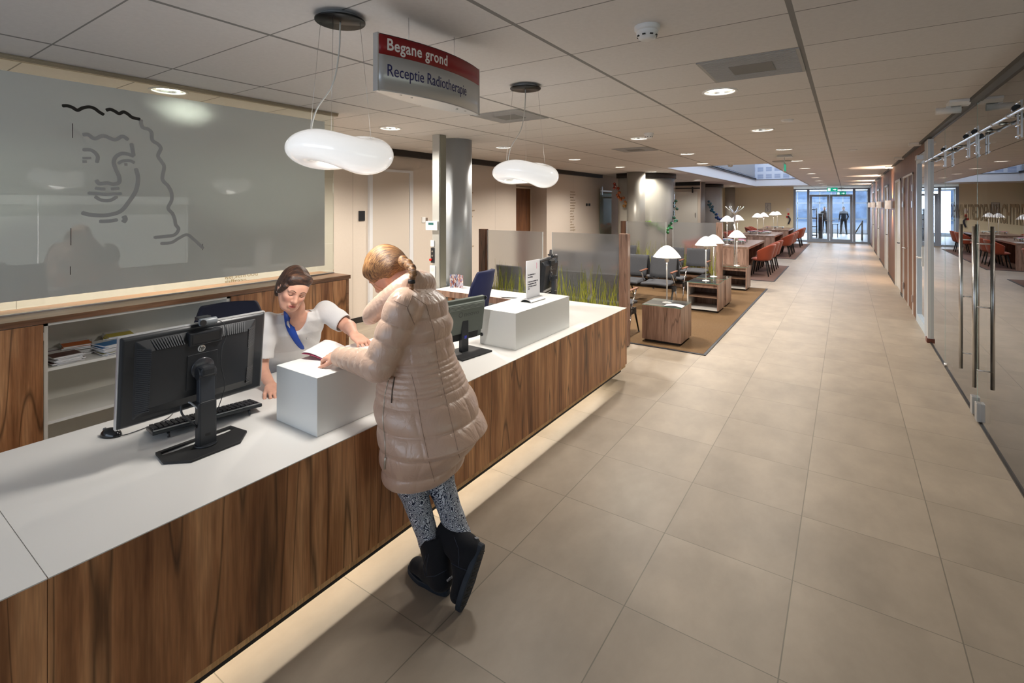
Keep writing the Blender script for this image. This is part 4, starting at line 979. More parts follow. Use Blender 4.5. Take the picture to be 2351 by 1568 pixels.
# ================================================================ things on the left wall
WF = WL + .001
def wq(u, v): return Px(u, v, WL)
def plate(name, u0, v0, u1, v1, m, label, cat, t=.012, group=None):
    a, b_ = wq(u0, v1), wq(u1, v0); o = boxo(name, m, WF, WF + t, a.y, b_.y, a.z, b_.z); return tag(o, label, cat, group)
plate('card_reader', 823, 484, 836, 507, BLACK, 'small black card reader on the cream wall left of the door', 'card reader', .02)
plate('thermostat', 968, 498, 976, 511, mat('keypad white', (.78,.78,.77), .4), 'small white thermostat on the cream wall right of the door', 'thermostat')
plate('wall_switch', 976.5, 500, 981, 510, mat('switch brown', (.2,.15,.12), .5), 'small brown wall switch beside the thermostat', 'switch')
plate('wall_switch', 1345, 467, 1348.5, 473, BLACKM, 'left one of two tiny dark wall switches by the glazed door', 'switch')
plate('wall_switch', 1351, 467, 1354.5, 473, BLACKM, 'right one of two tiny dark wall switches by the glazed door', 'switch')
BR = mat('lettering brown', (.30,.20,.09), .5)
def words(u, v0, v1, ws, label, size):
    r = wempty('wall_lettering', wq(u, v1), label, 'wall lettering')
    for i, s in enumerate(ws):
        v = v0 + (v1 - v0) * i / (len(ws) - 1)
        p = wq(u, v); text('word', s, size, frame((WF + .001, p.y, p.z), (0, 1, 0), (0, 0, 1)), BR, r, ext=.0005)
words(1309, 442, 530, ['roestrood', 'kersenrood', 'karmijn', 'robijnrood', 'tomaatrood', 'vermiljoen', 'oranjegeel', 'abrikoos', 'amber', 'okergeel', 'goudgeel', 'oker', 'saffraan', 'zonnegeel', 'citroengeel'], 'column of tiny brown colour words on the cream wall left of the glazed door', .065)
words(1072, 430, 610, ['rouw', 'sneeuw', 'eeuw', 'leeuw', 'schreeuw', 'meeuw', 'geeuw', 'blauw', 'lauw', 'nieuw', 'schaduw', 'trouw', 'vrouw', 'bouw'], 'column of tiny brown words half hidden behind the nearest round column', .062)
words(516, 641, 653, ['kersenrood', 'saffraan'], 'two brown colour words low on the wall behind the frosted glass', .085)
# glazed door beyond the lettering
gd = wempty('glazed_door', (WL, 14.1, 0), 'frosted green glass door in the left wall behind the benches', 'door')
boxo('glass_leaf', glass('green frosted', (.6,.72,.62), spec=1, film=(.42,.50,.40), filmamt=.75), WL + .03, WL + .045, 13.75, 14.6, 0, 2.15, gd)
MB().box(WL + .03, WL + .06, 13.75, 14.6, 2.2, 2.24).box(WL + .02, WL + .08, 13.8, 13.86, 2.1, 2.35).build('sliding_rail', STEEL, gd)
# round glazed bays
BAYM = mat('bay lining', (.70,.64,.57), .5)
def bay(cx, cy, r0, label):
    r = wempty('glazed_bay', (cx, cy, 0), label, 'glass bay', 'round glazed bays along the left wall')
    a0, a1 = -PI*.62, PI*.5
    def f(u, v): a = a0 + (a1 - a0)*u; return Vector((cx + r0*math.cos(a), cy + r0*math.sin(a), v*(HC - .14)))
    o = MB().grid(f, 40, 1).build('curved_lining', BAYM, r); k = o.modifiers.new('t', 'SOLIDIFY'); k.thickness = .02; k.offset = -1
    def f2(u, v): a = a0 + (a1 - a0)*u; return Vector((cx + (r0 + .05)*math.cos(a), cy + (r0 + .05)*math.sin(a), .02 + v*(HC - .16)))
    o = MB().grid(f2, 40, 1).build('curved_glass', glass('bay glass', (.95,.97,.96), spec=.5), r)
    def f3(u, v): a = a0 + (a1 - a0)*u; return Vector((cx + (r0 + .07)*math.cos(a), cy + (r0 + .07)*math.sin(a), HC - .14 + v*.139))
    o = MB().grid(f3, 40, 1).build('top_band', DARK, r); k = o.modifiers.new('t', 'SOLIDIFY'); k.thickness = .1; k.offset = -1
bay(-5.12, 14.45, .95, 'large round glazed bay behind the second grey column')
bay(-5.45, 22.9, .95, 'round glazed bay behind the third grey column')
# white sliding door between the bays
sd = wempty('sliding_door', (-5.3, 19.9, 0), 'white sliding door on a black top rail between the two round bays', 'door')
YS = 20.0; xa_, xb_ = xAt(1543, YS), xAt(1601, YS)
boxo('door_leaf', mat('sliding leaf', (.66,.64,.58), .4), xa_, xb_, YS, YS + .04, 0, 2.32, sd)
MB().box(WL, xb_ + .1, YS + .05, YS + .15, 0, HC).build('wall_return', CREAM, sd)
MB().box(xa_ - .3, xb_ + .1, YS - .03, YS, 2.43, 2.47).box(xa_ - .3, xb_ + .1, YS - .02, YS + .04, 2.56, HC - .002).build('top_rail', BLACKM, sd)
for x in (xa_ + .02, xb_ - .2): MB().box(x, x + .05, YS - .04, YS - .005, 2.27, 2.5).build('roller_hanger', BLACK, sd)
boxo('handle', STEEL, xb_ - .08, xb_ - .05, YS - .03, YS - .001, 1.33, 1.48, sd)
# ball garlands
def garland(pts, cols_, rad, label, seed):
    rn = random.Random(seed); p0 = pts[0]
    r = wempty('ball_garland', p0, label, 'garland', 'strings of coloured glass balls at the bays')
    MB().tube(spline(pts, 6), .004, 6).build('string', STEEL, r)
    sp = spline(pts, 5); k = 0; acc = 0
    for i in range(len(sp) - 1):
        c = cols_[min(len(cols_) - 1, int(i / len(sp) * len(cols_)))]
        q = sp[i] + Vector((rn.uniform(-.085, .085), rn.uniform(-.03, .03), rn.uniform(-.05, .05)))
        MB().sphere(q, rad, 14, 10).build('glass_ball', mat('ball %s' % str(c), c, .08, coat=1, trans=.25), r)
G = lambda u, v, y: Py(u, v, y)
garland([G(1415, 424, 13.35), G(1417, 436, 13.35), G(1424, 450, 13.35), G(1432, 463, 13.35), G(1436, 474, 13.35)], [(.42,.05,.02), (.62,.14,.03), (.60,.16,.03), (.50,.24,.05)], .042, 'string of red and orange glass balls left of the second column', 1)
garland([G(1545.5, 458, 14.6), G(1547, 480, 14.6), G(1547, 500, 14.5), G(1541, 520, 14.2), G(1530, 531, 13.9), G(1512, 524, 13.7), G(1497, 513, 13.6), G(1485, 506, 13.6)], [(.02,.10,.04), (.015,.16,.05), (.03,.22,.05), (.10,.28,.03), (.18,.30,.04)], .045, 'string of green glass balls hanging in a loop at the large round bay', 2)
garland([G(1630, 462, 21.9), G(1634, 478, 21.9), G(1641, 492, 21.9), G(1650, 503, 21.9), G(1656, 509, 21.9)], [(.15,.30,.34), (.05,.22,.32), (.03,.10,.34), (.02,.03,.25)], .055, 'string of blue glass balls behind the third column', 3)
# end wall pieces
p0, p1 = Py(1757, 487, YE), Py(1770, 466, YE)
fr = wempty('framed_print', p0, 'small framed line print on the end wall', 'picture')
boxo('picture_frame', mat('thin grey frame', (.30,.30,.30), .4), p0.x, p1.x, YE - .03, YE - .001, p0.z, p1.z, fr); boxo('print_sheet', mat('print grey', (.58,.56,.50), .5), p0.x + .02, p1.x - .02, YE - .032, YE - .0301, p0.z + .02, p1.z - .02, fr)
MB().tube([(p0.x + .1 + .03*math.sin(k), YE - .033, p0.z + .08 + k*.035) for k in range(10)], .008, 5).build('print_drawing', TXT, fr)
for (u0, v0, u1, v1, m, nm, lb, ct_) in ((1806, 478, 1813, 486, mat('notice white', (.75,.70,.68), .5), 'notice', 'small white notice on the end wall beside the glazed screen', 'notice'), (1808, 489, 1812, 494, mat('sign fire red', (.55,.03,.03), .5), 'fire_sign', 'small red fire sign, upper one on the end wall', 'sign'), (1805, 496, 1810, 500, mat('sign fire red', (.55,.03,.03), .5), 'fire_sign', 'small red fire sign, lower one beside the extinguisher', 'sign')):
    a, b_ = Py(u0, v1, YE), Py(u1, v0, YE); tag(boxo(nm, m, a.x, b_.x, YE - .012, YE - .001, a.z, b_.z), lb, ct_)
a, b_ = Py(1808, 514, YE), Py(1813, 496, YE)
tag(MB().tube(spline([(a.x + .03, YE - .04, b_.z), (b_.x + .02, YE - .05, (a.z*.4 + b_.z*.6)), (a.x + .05, YE - .04, a.z)], 6), .035, 10).build('fire_hose_handle', mat('dark hose', (.03,.03,.05), .4)), 'dark curved fire handle on the end wall beside the glazed screen', 'handle')

# ================================================================ waiting area
def carpet(x0, x1, y0, y1, col, label):
    r = wempty('floor_mat', ((x0+x1)/2, (y0+y1)/2, 0), label, 'rug', 'large mats along the corridor')
    m = mat('carpet ' + str(col), col, .95, bump=.6, bscale=260, var=.25, vscale=120)
    boxo('mat_pile', m, x0 + .03, x1 - .03, y0 + .03, y1 - .03, .0005, .011, r)
    b = MB()
    for a in ((x0, x1, y0, y0 + .03), (x0, x1, y1 - .03, y1), (x0, x0 + .03, y0 + .03, y1 - .03), (x1 - .03, x1, y0 + .03, y1 - .03)): b.box(*a, .0005, .009)
    b.build('rubber_edge', mat('rubber edge', (.02,.022,.03), .6), r)
carpet(-6.0, -1.385, 6.15, 11.78, (.145,.082,.034), 'brown mat under the waiting benches and cube tables')
carpet(-5.2, -1.385, 12.97, 16.55, (.15,.085,.065), 'brown mat under the first long table')
carpet(-5.2, -1.385, 18.7, 26.4, (.15,.085,.065), 'brown mat under the two farther long tables')

# ---- cube tables with glass tops
GT = glass('table glass', (.86,.95,.91), spec=1.6)
GE = mat('green glass edge', (.12,.34,.26), .15)
def cube_table(x0, x1, y0, y1, open_, label):
    r = wempty('cube_table', ((x0+x1)/2, (y0+y1)/2, .0115), label, 'side table', 'walnut cube tables at the corridor edge of the waiting area')
    z = .485; t = .02; f = .0115
    boxo('plinth', DARK, x0 + .03, x1 - .03, y0 + .03, y1 - .03, f, .045, r)
    if open_:
        boxo('side_panel', WALG, x1 - t, x1, y0, y1, .045, z, r); boxo('side_panel', WHITE, x0, x0 + t, y0, y1, .045, z, r)
        boxo('top_panel', WALGX, x0 + t, x1 - t, y0, y1, z - t, z, r); boxo('bottom_panel', WHITE, x0 + t, x1 - t, y0, y1, .045, .065, r)
        boxo('back_panel', WALG, x0 + t, x1 - t, y1 - t, y1, .065, z - t, r); boxo('upper_rail', WALG, x0 + t, x1 - t, y0 + .02, y0 + .035, z - t - .055, z - t, r)
        boxo('shelf', WALGX, x0 + t, x1 - t, y0 + .02, y1 - t, .245, .263, r)
    else:
        boxo('front_panel', WALG, x0, x1, y0, y0 + t, .045, z, r); boxo('back_panel', WALG, x0, x1, y1 - t, y1, .045, z, r)
        boxo('side_panel', WALG, x1 - t, x1, y0 + t, y1 - t, .045, z, r); boxo('side_panel', WALG, x0, x0 + t, y0 + t, y1 - t, .045, z, r)
        boxo('top_panel', WALGX, x0 + t, x1 - t, y0 + t, y1 - t, z - t, z, r)
    boxo('glass_top', GT, x0, x1, y0, y1, z + .003, z + .009, r)
    MB().box(x0 - .0006, x1 + .0006, y0 - .0006, y0, z + .003, z + .009).box(x1, x1 + .0006, y0, y1, z + .003, z + .009).build('glass_edge', GE, r)
T1 = (-2.22, -1.72, 6.33, 6.83); T2 = (-2.24, -1.74, 8.62, 9.12); T3 = (-2.24, -1.74, 9.22, 9.72); T4 = (-2.23, -1.71, 11.2, 11.72)
cube_table(*T1, False, 'closed walnut cube table nearest the counter, carrying a lamp and a leaflet')
cube_table(*T2, True, 'open-fronted walnut cube table, front one of the touching pair')
cube_table(*T3, False, 'walnut cube table pushed up behind the front one of the touching pair')
cube_table(*T4, True, 'open-fronted walnut cube table before the coat stand and the long table')
# ---- mushroom lamps
SHD = mat('opal lamp shade', (.80,.78,.74), .3, em=.38, emc=(1,.93,.84))
def lamp_proto():
    r = empty('table_lamp', (0, 0, 0), 'x', 'table lamp')
    MB().lathe([(0, 0), (.06, 0), (.06, .006), (.012, .010), (.012, .02), (0, .02)], n=28).build('foot', WMET, r)
    MB().cyl((0, 0, .01), (0, 0, .57), .0085, n=12).build('pole', mat('lamp pole', (.72,.71,.69), .3, .4), r)
    lh_ = MB().lathe([(.010, .53), (.016, .545), (.028, .555), (.030, .615), (.02, .62)], n=24); lh_ = lh_.build('lamp_holder', mat('brushed holder', (.62,.58,.52), .3, .7), r)
    prof = [(.180*k/16, .605 + .158*(1 - (k/16)**1.75)) for k in range(17)]
    o = MB().lathe(prof, n=40).build('lamp_shade', SHD, r); k = o.modifiers.new('t', 'SOLIDIFY'); k.thickness = .004; k.offset = -1
    MB().lathe([(.177, .603), (.180, .603), (.180, .609), (.177, .609)], n=40).build('shade_rim', ALU, o)
    MB().sphere((0, 0, .645), .028, 12, 8).build('bulb', EMW, lh_)
    return r
lamp = lamp_proto()
G_L = 'white mushroom table lamps'
def lampat(x, y, z, label):
    o = place(lamp, (x, y, z), 0, label, G_L)
    l = bpy.data.lights.new('glow', 'POINT'); l.energy = E_T; l.color = (1,.85,.66); l.shadow_soft_size = .03
    q = bpy.data.objects.new('glow', l); COL.objects.link(q); q.parent = o; q.location = (0, 0, .60)
LT_ = [((T1, 'on the closed cube table nearest the counter')), (T2, 'on the open cube table, nearer of the overlapping two'), (T3, 'on the rear table of the touching pair, farther of the overlapping two'), (T4, 'on the cube table next to the coat stand')]
LZ = .4948
lamp_xy = [(-1.97, 6.58), (-1.99, 8.87), (-1.99, 9.47), (-1.94, 11.46)]
for (x, y), (T_, s) in zip(lamp_xy, LT_): lampat(x, y, LZ, 'white mushroom lamp ' + s)
# leaflet on the first table
tag(MB().box(-.11, .11, -.07, .07, 0, .0015).grid(lambda u, v: Vector((-.1 + .22*u, -.075 + .15*v, .002 + .014*math.sin(u*PI))), 8, 1).build('leaflet', PAP, loc=(-1.835, 6.43, .4952)), 'open white leaflet lying at the foot of the lamp on the nearest cube table', 'leaflet')

# ---- screens with printed grass
def rain_glass():
    m, n, out = nt('patterned glass'); L = n.links.new
    rf = N(n, 'ShaderNodeBsdfRefraction'); rf.inputs['IOR'].default_value = 1.03; rf.inputs['Roughness'].default_value = .6; rf.inputs[0].default_value = (.90,.91,.91,1)
    tr = N(n, 'ShaderNodeBsdfTransparent'); tr.inputs[0].default_value = (.9,.91,.91,1)
    di = N(n, 'ShaderNodeBsdfDiffuse'); di.inputs[0].default_value = (.62,.62,.64,1); gl = N(n, 'ShaderNodeBsdfGlossy'); gl.inputs['Roughness'].default_value = .18
    tc = N(n, 'ShaderNodeTexCoord'); no = N(n, 'ShaderNodeTexNoise'); no.inputs['Scale'].default_value = 90; L(tc.outputs['Object'], no.inputs['Vector'])
    bp = N(n, 'ShaderNodeBump'); bp.inputs['Strength'].default_value = .5; bp.inputs['Distance'].default_value = .004; L(no.outputs[0], bp.inputs['Height']); L(bp.outputs[0], gl.inputs['Normal'])
    a = N(n, 'ShaderNodeMixShader'); a.inputs[0].default_value = .75; L(tr.outputs[0], a.inputs[1]); L(rf.outputs[0], a.inputs[2])
    b = N(n, 'ShaderNodeMixShader'); b.inputs[0].default_value = .14; L(a.outputs[0], b.inputs[1]); L(di.outputs[0], b.inputs[2])
    c = N(n, 'ShaderNodeMixShader'); c.inputs[0].default_value = .05; L(b.outputs[0], c.inputs[1]); L(gl.outputs[0], c.inputs[2]); L(c.outputs[0], out.inputs[0]); return m
RAIN = rain_glass()
GRA = mat('printed grass', (.40,.42,.05), .6); GRB = mat('printed grass dark', (.24,.28,.03), .6)
def grass(x0, x1, y, z0, seed, r, dens=210):
    rn = random.Random(seed); b = MB(); cnt = int((x1 - x0) * dens)
    for k in range(cnt):
        x = rn.uniform(x0, x1); h = rn.uniform(.35, .75) if rn.random() < .85 else rn.uniform(.7, .95); w = rn.uniform(.0035, .0085); ln = rn.uniform(-.13, .13); bend = rn.uniform(-.10, .10)
        yy = y - .0002 * (k % 9)
        pts = []
        for i in range(7):
            t = i / 6; px = x + ln * t + bend * t * t; pz = z0 + h * t
            if rn.random() < .25: px += rn.uniform(-.01, .01)
            pts.append((px, pz, w * (1 - t * .75)))
        pts = [(min(max(p[0], x0), x1), p[1], p[2]) for p in pts]
        vs = []; 
        for px, pz, ww in pts: vs += [(px - ww, yy, pz), (px + ww, yy, pz)]
        b.add(vs, [(2*i, 2*i+1, 2*i+3, 2*i+2) for i in range(6)], rn.random() < .35)
    o = b.build('grass_print', [GRA, GRB], r); tag(o, kind='stuff'); return o
def screen(y, ul, ur, gaps, h, label, seed):
    xl, xr = xAt(ul, y), xAt(ur, y); pw = .12
    r = wempty('glass_screen', ((xl + xr)/2, y, 0), label, 'screen')
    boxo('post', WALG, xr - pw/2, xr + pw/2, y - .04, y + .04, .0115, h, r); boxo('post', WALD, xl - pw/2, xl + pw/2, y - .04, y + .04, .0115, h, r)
    for i, (ua, ub) in enumerate(gaps):
        xa_, xb_ = xAt(ua, y), xAt(ub, y)
        boxo('glass_panel', RAIN, xa_, xb_, y - .004, y + .004, .05, h - .01, r)
        grass(xa_, xb_, y - .006, .06, seed + i, r)
        for x in (xa_, xb_): boxo('panel_edge', mat('pale glass edge', (.62,.66,.66), .2), x - .004, x + .004, y - .005, y + .005, .05, h - .01, r)
    boxo('floor_rail', ALU, xl, xr, y - .02, y + .02, .0115, .05, r)
    if seed == 20: boxo('base_panel', WALGX, xl + .07, xr - .07, y - .06, y - .035, .0115, .30, r)
screen(6.02, 1110, 1434, ((1120, 1246), (1268, 1424)), 1.425, 'patterned glass screen printed with grass behind the counter, between two walnut posts', 10)
screen(11.0, 1432, 1652, ((1439, 1529), (1545, 1645)), 1.425, 'patterned glass screen printed with grass behind the far bench row', 20)

# ---- beam benches
FAB = mat('charcoal wool', (.065,.068,.078), .95, bump=.5, bscale=700, var=.35, vscale=300)
ARMW = mat('armrest wood', (.20,.075,.04), .35)
def bench(name, x_right, y, facing, seats, label, pitch=.53):
    """facing +1: towards +y. seats: list of index positions counted from the right end"""
    r = empty(name, (x_right, y, .0115), label, 'bench', 'charcoal waiting benches', rz=0 if facing > 0 else PI)
    sg_ = -1 if facing > 0 else 1       # local x direction away from the corridor
    n = max(seats) + 1
    x_of = lambda k: sg_ * (.03 + pitch * (k + .5))
    for k in seats:
        cx = x_of(k); w = .235
        def fb(u, v): return Vector((cx + (u - .5)*2*w, -.02 - .09*v - .02*math.sin(PI*u), .49 + .37*v))
        o = MB().grid(fb, 8, 6).build('backrest', FAB, r); q = o.modifiers.new('t', 'SOLIDIFY'); q.thickness = .028; q.offset = 0; q = o.modifiers.new('b', 'BEVEL'); q.width = .008
        def fs(u, v): return Vector((cx + (u - .5)*2*w, .01 + .45*v, .435 - .03*math.sin(PI*v)*.6 + .012*math.sin(PI*u) - (.02 if v > .93 else 0)))
        o = MB().grid(fs, 8, 8).build('seat', FAB, r); q = o.modifiers.new('t', 'SOLIDIFY'); q.thickness = .038; q.offset = 0; q = o.modifiers.new('b', 'BEVEL'); q.width = .01
        b = MB()
        for xx in (-.16, .16): b.tube([(cx + xx, .06, .40), (cx + xx, -.02, .42), (cx + xx, -.035, .52)], .009, 8)
        b.build('back_bracket', CHROME, r)
    x0_, x1_ = sorted((sg_*.03, sg_*(.03 + pitch*n)))
    MB().box(x0_, x1_, .14, .22, .335, .385).build('beam', BLACKM, r)
    ends = [k for k in range(n + 1) if (k in seats or k - 1 in seats)]
    for k in ends:
        x = sg_*(.03 + pitch*k)
        MB().tube([(x, .12, .375), (x, .20, .47), (x, .31, .61)], .011, 8).build('arm_support', CHROME, r)
        MB().box(x - .022, x + .022, .03, .36, .622, .640).build('armrest', ARMW, r, .006)
        if k in (ends[0], ends[-1]) or (k == 2 and n > 3):
            MB().box(x - .012, x + .012, .07, .29, .30, .375).build('leg_bracket', BLACKM, r)
            MB().tube([(x, .12, .36), (x, .02, .012)], [.014, .010], 8).build('leg', CHROME, r)
            MB().tube([(x, .24, .36), (x, .42, .012)], [.016, .010], 8).build('leg', BLACKM, r)
            MB().cyl((x, .02, 0), (x, .02, .014), .018, n=12).cyl((x, .42, 0), (x, .42, .014), .018, n=12).build('foot_pad', CHROME, r)
bench('waiting_bench', -2.38, 6.32, 1, [0, 1, 2, 3], 'charcoal bench row with its back to the near glass screen')
bench('waiting_bench', -2.42, 8.78, -1, [0, 1, 2, 3, 4], 'charcoal bench row facing the counter in the middle of the waiting area')
bench('waiting_bench', -2.42, 9.09, 1, [0, 1, 2, 3, 4], 'charcoal bench row back to back behind the middle row')
bench('waiting_bench', -2.30, 10.78, -1, [0, 1, 3, 4], 'charcoal bench row against the far glass screen, with a gap between seats')
# ---- coat stand
cs = empty('coat_stand', (-2.10, 12.15, 0), 'chrome coat stand with branching hooks behind the farthest cube table', 'coat stand')
MB().cyl((0, 0, 0), (0, 0, .02), .16, n=32).build('foot_plate', CHROME, cs)
MB().cyl((0, 0, .02), (0, 0, 1.6), .022, n=16).build('pole', CHROME, cs)
for k in range(6):
    a = 2*PI*k/6 + .3; c, s = math.cos(a), math.sin(a)
    MB().tube(spline([(0, 0, 1.56), (.05*c, .05*s, 1.63), (.14*c, .14*s, 1.70), (.19*c, .19*s, 1.755)], 5), [.016]*6 + [.009]*10, 8).build('hook', CHROME, cs)

# ---- long tables, magazine racks, red chairs
def long_table(y0, y1, label):
    r = wempty('long_table', (-2.6, (y0+y1)/2, 0), label, 'table', 'long walnut tables')
    x0, x1, z, t = -3.2, -2.0, .75, .055
    boxo('tabletop', WALGY, x0, x1, y0, y1, z - t, z, r)
    for y in (y0, y1 - t): boxo('end_panel', WALG, x0, x1, y, y + t, .0, z - t - .0005, r)
    boxo('centre_panel', mat('pale panel', (.6,.62,.66), .5), -2.62, -2.58, y0 + t, y1 - t, .12, z - t - .0005, r)
TB = [(13.4, 16.3), (18.8, 21.5), (23.5, 26.1)]
nm = ['nearest', 'middle', 'farthest']
for (a, b_), s in zip(TB, nm): long_table(a, b_, 'long walnut table with panel ends, %s of the three' % s)
for (x, y, k, s) in ((-2.6, 13.95, 0, 'near'), (-2.6, 15.45, 0, 'far'), (-2.6, 19.3, 1, 'near'), (-2.6, 20.9, 1, 'far'), (-2.6, 23.95, 2, 'near'), (-2.6, 25.35, 2, 'far')):
    lampat(x, y, .7505, 'white mushroom lamp at the %s end of the %s long table' % (s, nm[k]))
def rack(y, label):
    r = wempty('magazine_rack', (-2.6, y, .7505), label, 'magazine rack', 'glass magazine racks on the long tables')
    boxo('glass_shelf', GLASS, -2.95, -2.25, y - .17, y + .17, .83, .838, r)
    MB().box(-2.95, -2.25, y - .171, y - .17, .83, .838).build('glass_edge', GE, r)
    for x in (-2.9, -2.6, -2.3):
        for yy in (y - .13, y + .13): MB().cyl((x, yy, .7505), (x, yy, .8298), .012, n=10).build('leg', CHROME, r)
rnd = random.Random(9)
MCOL = [(.6,.06,.06), (.7,.7,.72), (.10,.15,.4), (.75,.68,.6), (.5,.1,.2), (.2,.3,.45), (.8,.78,.75)]
def mag(x, y, z, lab, i, rot=None):
    c = MCOL[i % len(MCOL)]
    o = boxo('magazine', [mat('magazine %d' % (i % len(MCOL)), c, .35, var=.5, vscale=18)][0], -.10, .10, -.135, .135, 0, .006)
    o.location = (x, y, z); o.rotation_euler = (0, 0, rnd.uniform(-.6, .6)); tag(o, lab, 'magazine', 'magazines on the long table racks')
MC = ['red', 'pale grey', 'navy', 'cream', 'crimson', 'slate blue', 'off-white']
for ti, (y, s) in enumerate(((14.4, 'nearest long table'), (19.75, 'middle long table'), (24.5, 'farthest long table'))):
    rack(y, 'glass shelf on chrome legs holding magazines on the %s' % s)
    i = 0
    for k, x in enumerate((-2.86, -2.6, -2.34)):
        for lv in range(3 if ti < 2 else 1):
            ci = (i + ti*2) % 7
            mag(x + rnd.uniform(-.02, .02), y + rnd.uniform(-.02, .02), .8385 + .0063*lv, '%s magazine, %s of %s stack on the rack, %s' % (MC[ci], ['bottom', 'second', 'top'][lv] if ti < 2 else 'only one', ['left', 'middle', 'right'][k], s), i + ti*2); i += 1
for ti, y in enumerate((15.0, 20.3)):
    rack(y, 'second glass magazine shelf on the %s' % ['nearest long table', 'middle long table'][ti])
    for k, x in enumerate((-2.8, -2.45)):
        mag(x, y, .8385, '%s magazine, %s on second rack of the %s' % (MC[(k + 3) % 7], ['left', 'right'][k], ['nearest long table', 'middle long table'][ti]), k + 3)
mag(-2.2, 19.2, .751, 'open magazine lying on the right edge of the middle long table', 1)
RED = mat('rust red upholstery', (.30,.048,.014), .8, sheen=.3, bump=.1, bscale=600)
def chair_proto():
    r = empty('armchair', (0, 0, 0), 'x', 'chair')       # faces -x, shell wraps from +x
    def f(u, v):
        a = -PI*.62 + PI*1.24*u; t = abs(a) / (PI*.62)
        top = .80 - .17 * max(0, (t - .35) / .65)**1.3
        k = .20 + .075*v; z = .40 + (top - .40)*v
        return Vector((.02 + k*math.cos(a)*1.05 + .03*v, k*math.sin(a)*1.15, z))
    o = MB().grid(f, 26, 8).build('shell', RED, r); q = o.modifiers.new('t', 'SOLIDIFY'); q.thickness = .03; q.offset = 0
    q = o.modifiers.new('s', 'SUBSURF'); q.levels = q.render_levels = 1
    MB().sphere((.0, 0, .41), (.225, .235, .055), 20, 10).build('seat', RED, r)
    for sx, sy in ((1, 1), (1, -1), (-1, 1), (-1, -1)):
        MB().tube([(sx*.13, sy*.14, .385), (sx*.20, sy*.20, 0)], [.020, .013], 8).build('leg', BLACKM, r)
    MB().box(-.15, .15, -.015, .015, .35, .375).box(-.015, .015, -.15, .15, .35, .375).build('under_frame', BLACKM, r)
    return r
chp = chair_proto(); Z1 = .0115
for ti, ys in enumerate(((13.95, 14.8, 15.65), (19.45, 20.3, 21.1), (24.1, 25.1))):
    for k, y in enumerate(ys):
        place(chp, (-1.80, y, Z1), 0, 'rust red shell chair on the corridor side of the %s long table, %s along' % (nm[ti], ORD[k]), 'red chairs on the corridor side')
    for k, y in enumerate(ys):
        place(chp, (-3.42, y + .05, Z1), PI, 'rust red shell chair on the wall side of the %s long table, %s along' % (nm[ti], ORD[k]), 'red chairs on the wall side')

# ================================================================ hall beyond the end doors
FB_ = mat('far dark frame', (.03,.035,.05), .5)
def far_thing(name, label, cat, u0, u1, v0, v1, y, m, parts):
    a, b_ = Py(u0, v1, y), Py(u1, v0, y); r = wempty(name, ((a.x+b_.x)/2, y, max(0, a.z)), label, cat); parts(r, a, b_, y, m); return r
def shelfp(r, a, b_, y, m):
    for x in (a.x, b_.x - .05): boxo('upright', m, x, x + .05, y, y + .5, 0, b_.z, r)
    for k in range(4): z = .1 + k*(b_.z - .2)/3; boxo('shelf', m, a.x, b_.x, y, y + .5, z, z + .05, r)
far_thing('metal_rack', 'dark rack seen through the left end door', 'rack', 1862, 1876, 478, 545, 32, FB_, shelfp)
def kiosk(r, a, b_, y, m):
    boxo('body', m, a.x, b_.x, y, y + .4, 0, b_.z, r); boxo('top', mat('far grey top', (.3,.33,.38), .4), a.x - .03, b_.x + .03, y - .03, y + .43, b_.z, b_.z + .04, r)
far_thing('kiosk', 'dark grey kiosk seen through the left end door', 'kiosk', 1879, 1888, 492, 530, 31.5, mat('far kiosk', (.07,.075,.09), .5), kiosk)
def table_(r, a, b_, y, m):
    boxo('tabletop', m, a.x, b_.x, y, y + .6, .72, .75, r)
    for x in (a.x + .03, b_.x - .06):
        for yy in (y + .03, y + .54): boxo('leg', FB_, x, x + .03, yy, yy + .03, 0, .72, r)
far_thing('far_table', 'pale table seen through the right end door', 'table', 1909, 1925, 500, 520, 33, mat('far pale', (.6,.6,.58), .5), table_)
def handrail(r, a, b_, y, m): MB().tube([(a.x, y, .3), (a.x + .3, y, .9), (b_.x, y, 1.0)], .03, 8).build('rail', m, r); MB().cyl((a.x + .3, y, 0), (a.x + .3, y, .9), .025).cyl((b_.x, y, 0), (b_.x, y, 1.0), .025).build('upright', m, r)
far_thing('handrail', 'steel handrail seen through the right glass pane of the end screen', 'handrail', 1962, 1980, 490, 530, 31, STEEL, handrail)
# outside ground and pale building across
OUT = tag(boxo('outside_ground', mat('outside paving', (.45,.47,.5), .8), -30, 30, 44.1, 80, -.3, -.2), 'pale paving outside the far window wall', 'ground', kind='structure')
OUTB = boxo('facade_block', mat('outside facade', (.35,.42,.52), .7, var=.3, vscale=1.2), -18, 14, 70, 72, -.2, 3.4)
tag(OUTB, 'blue-grey building outside the far window wall', 'building')

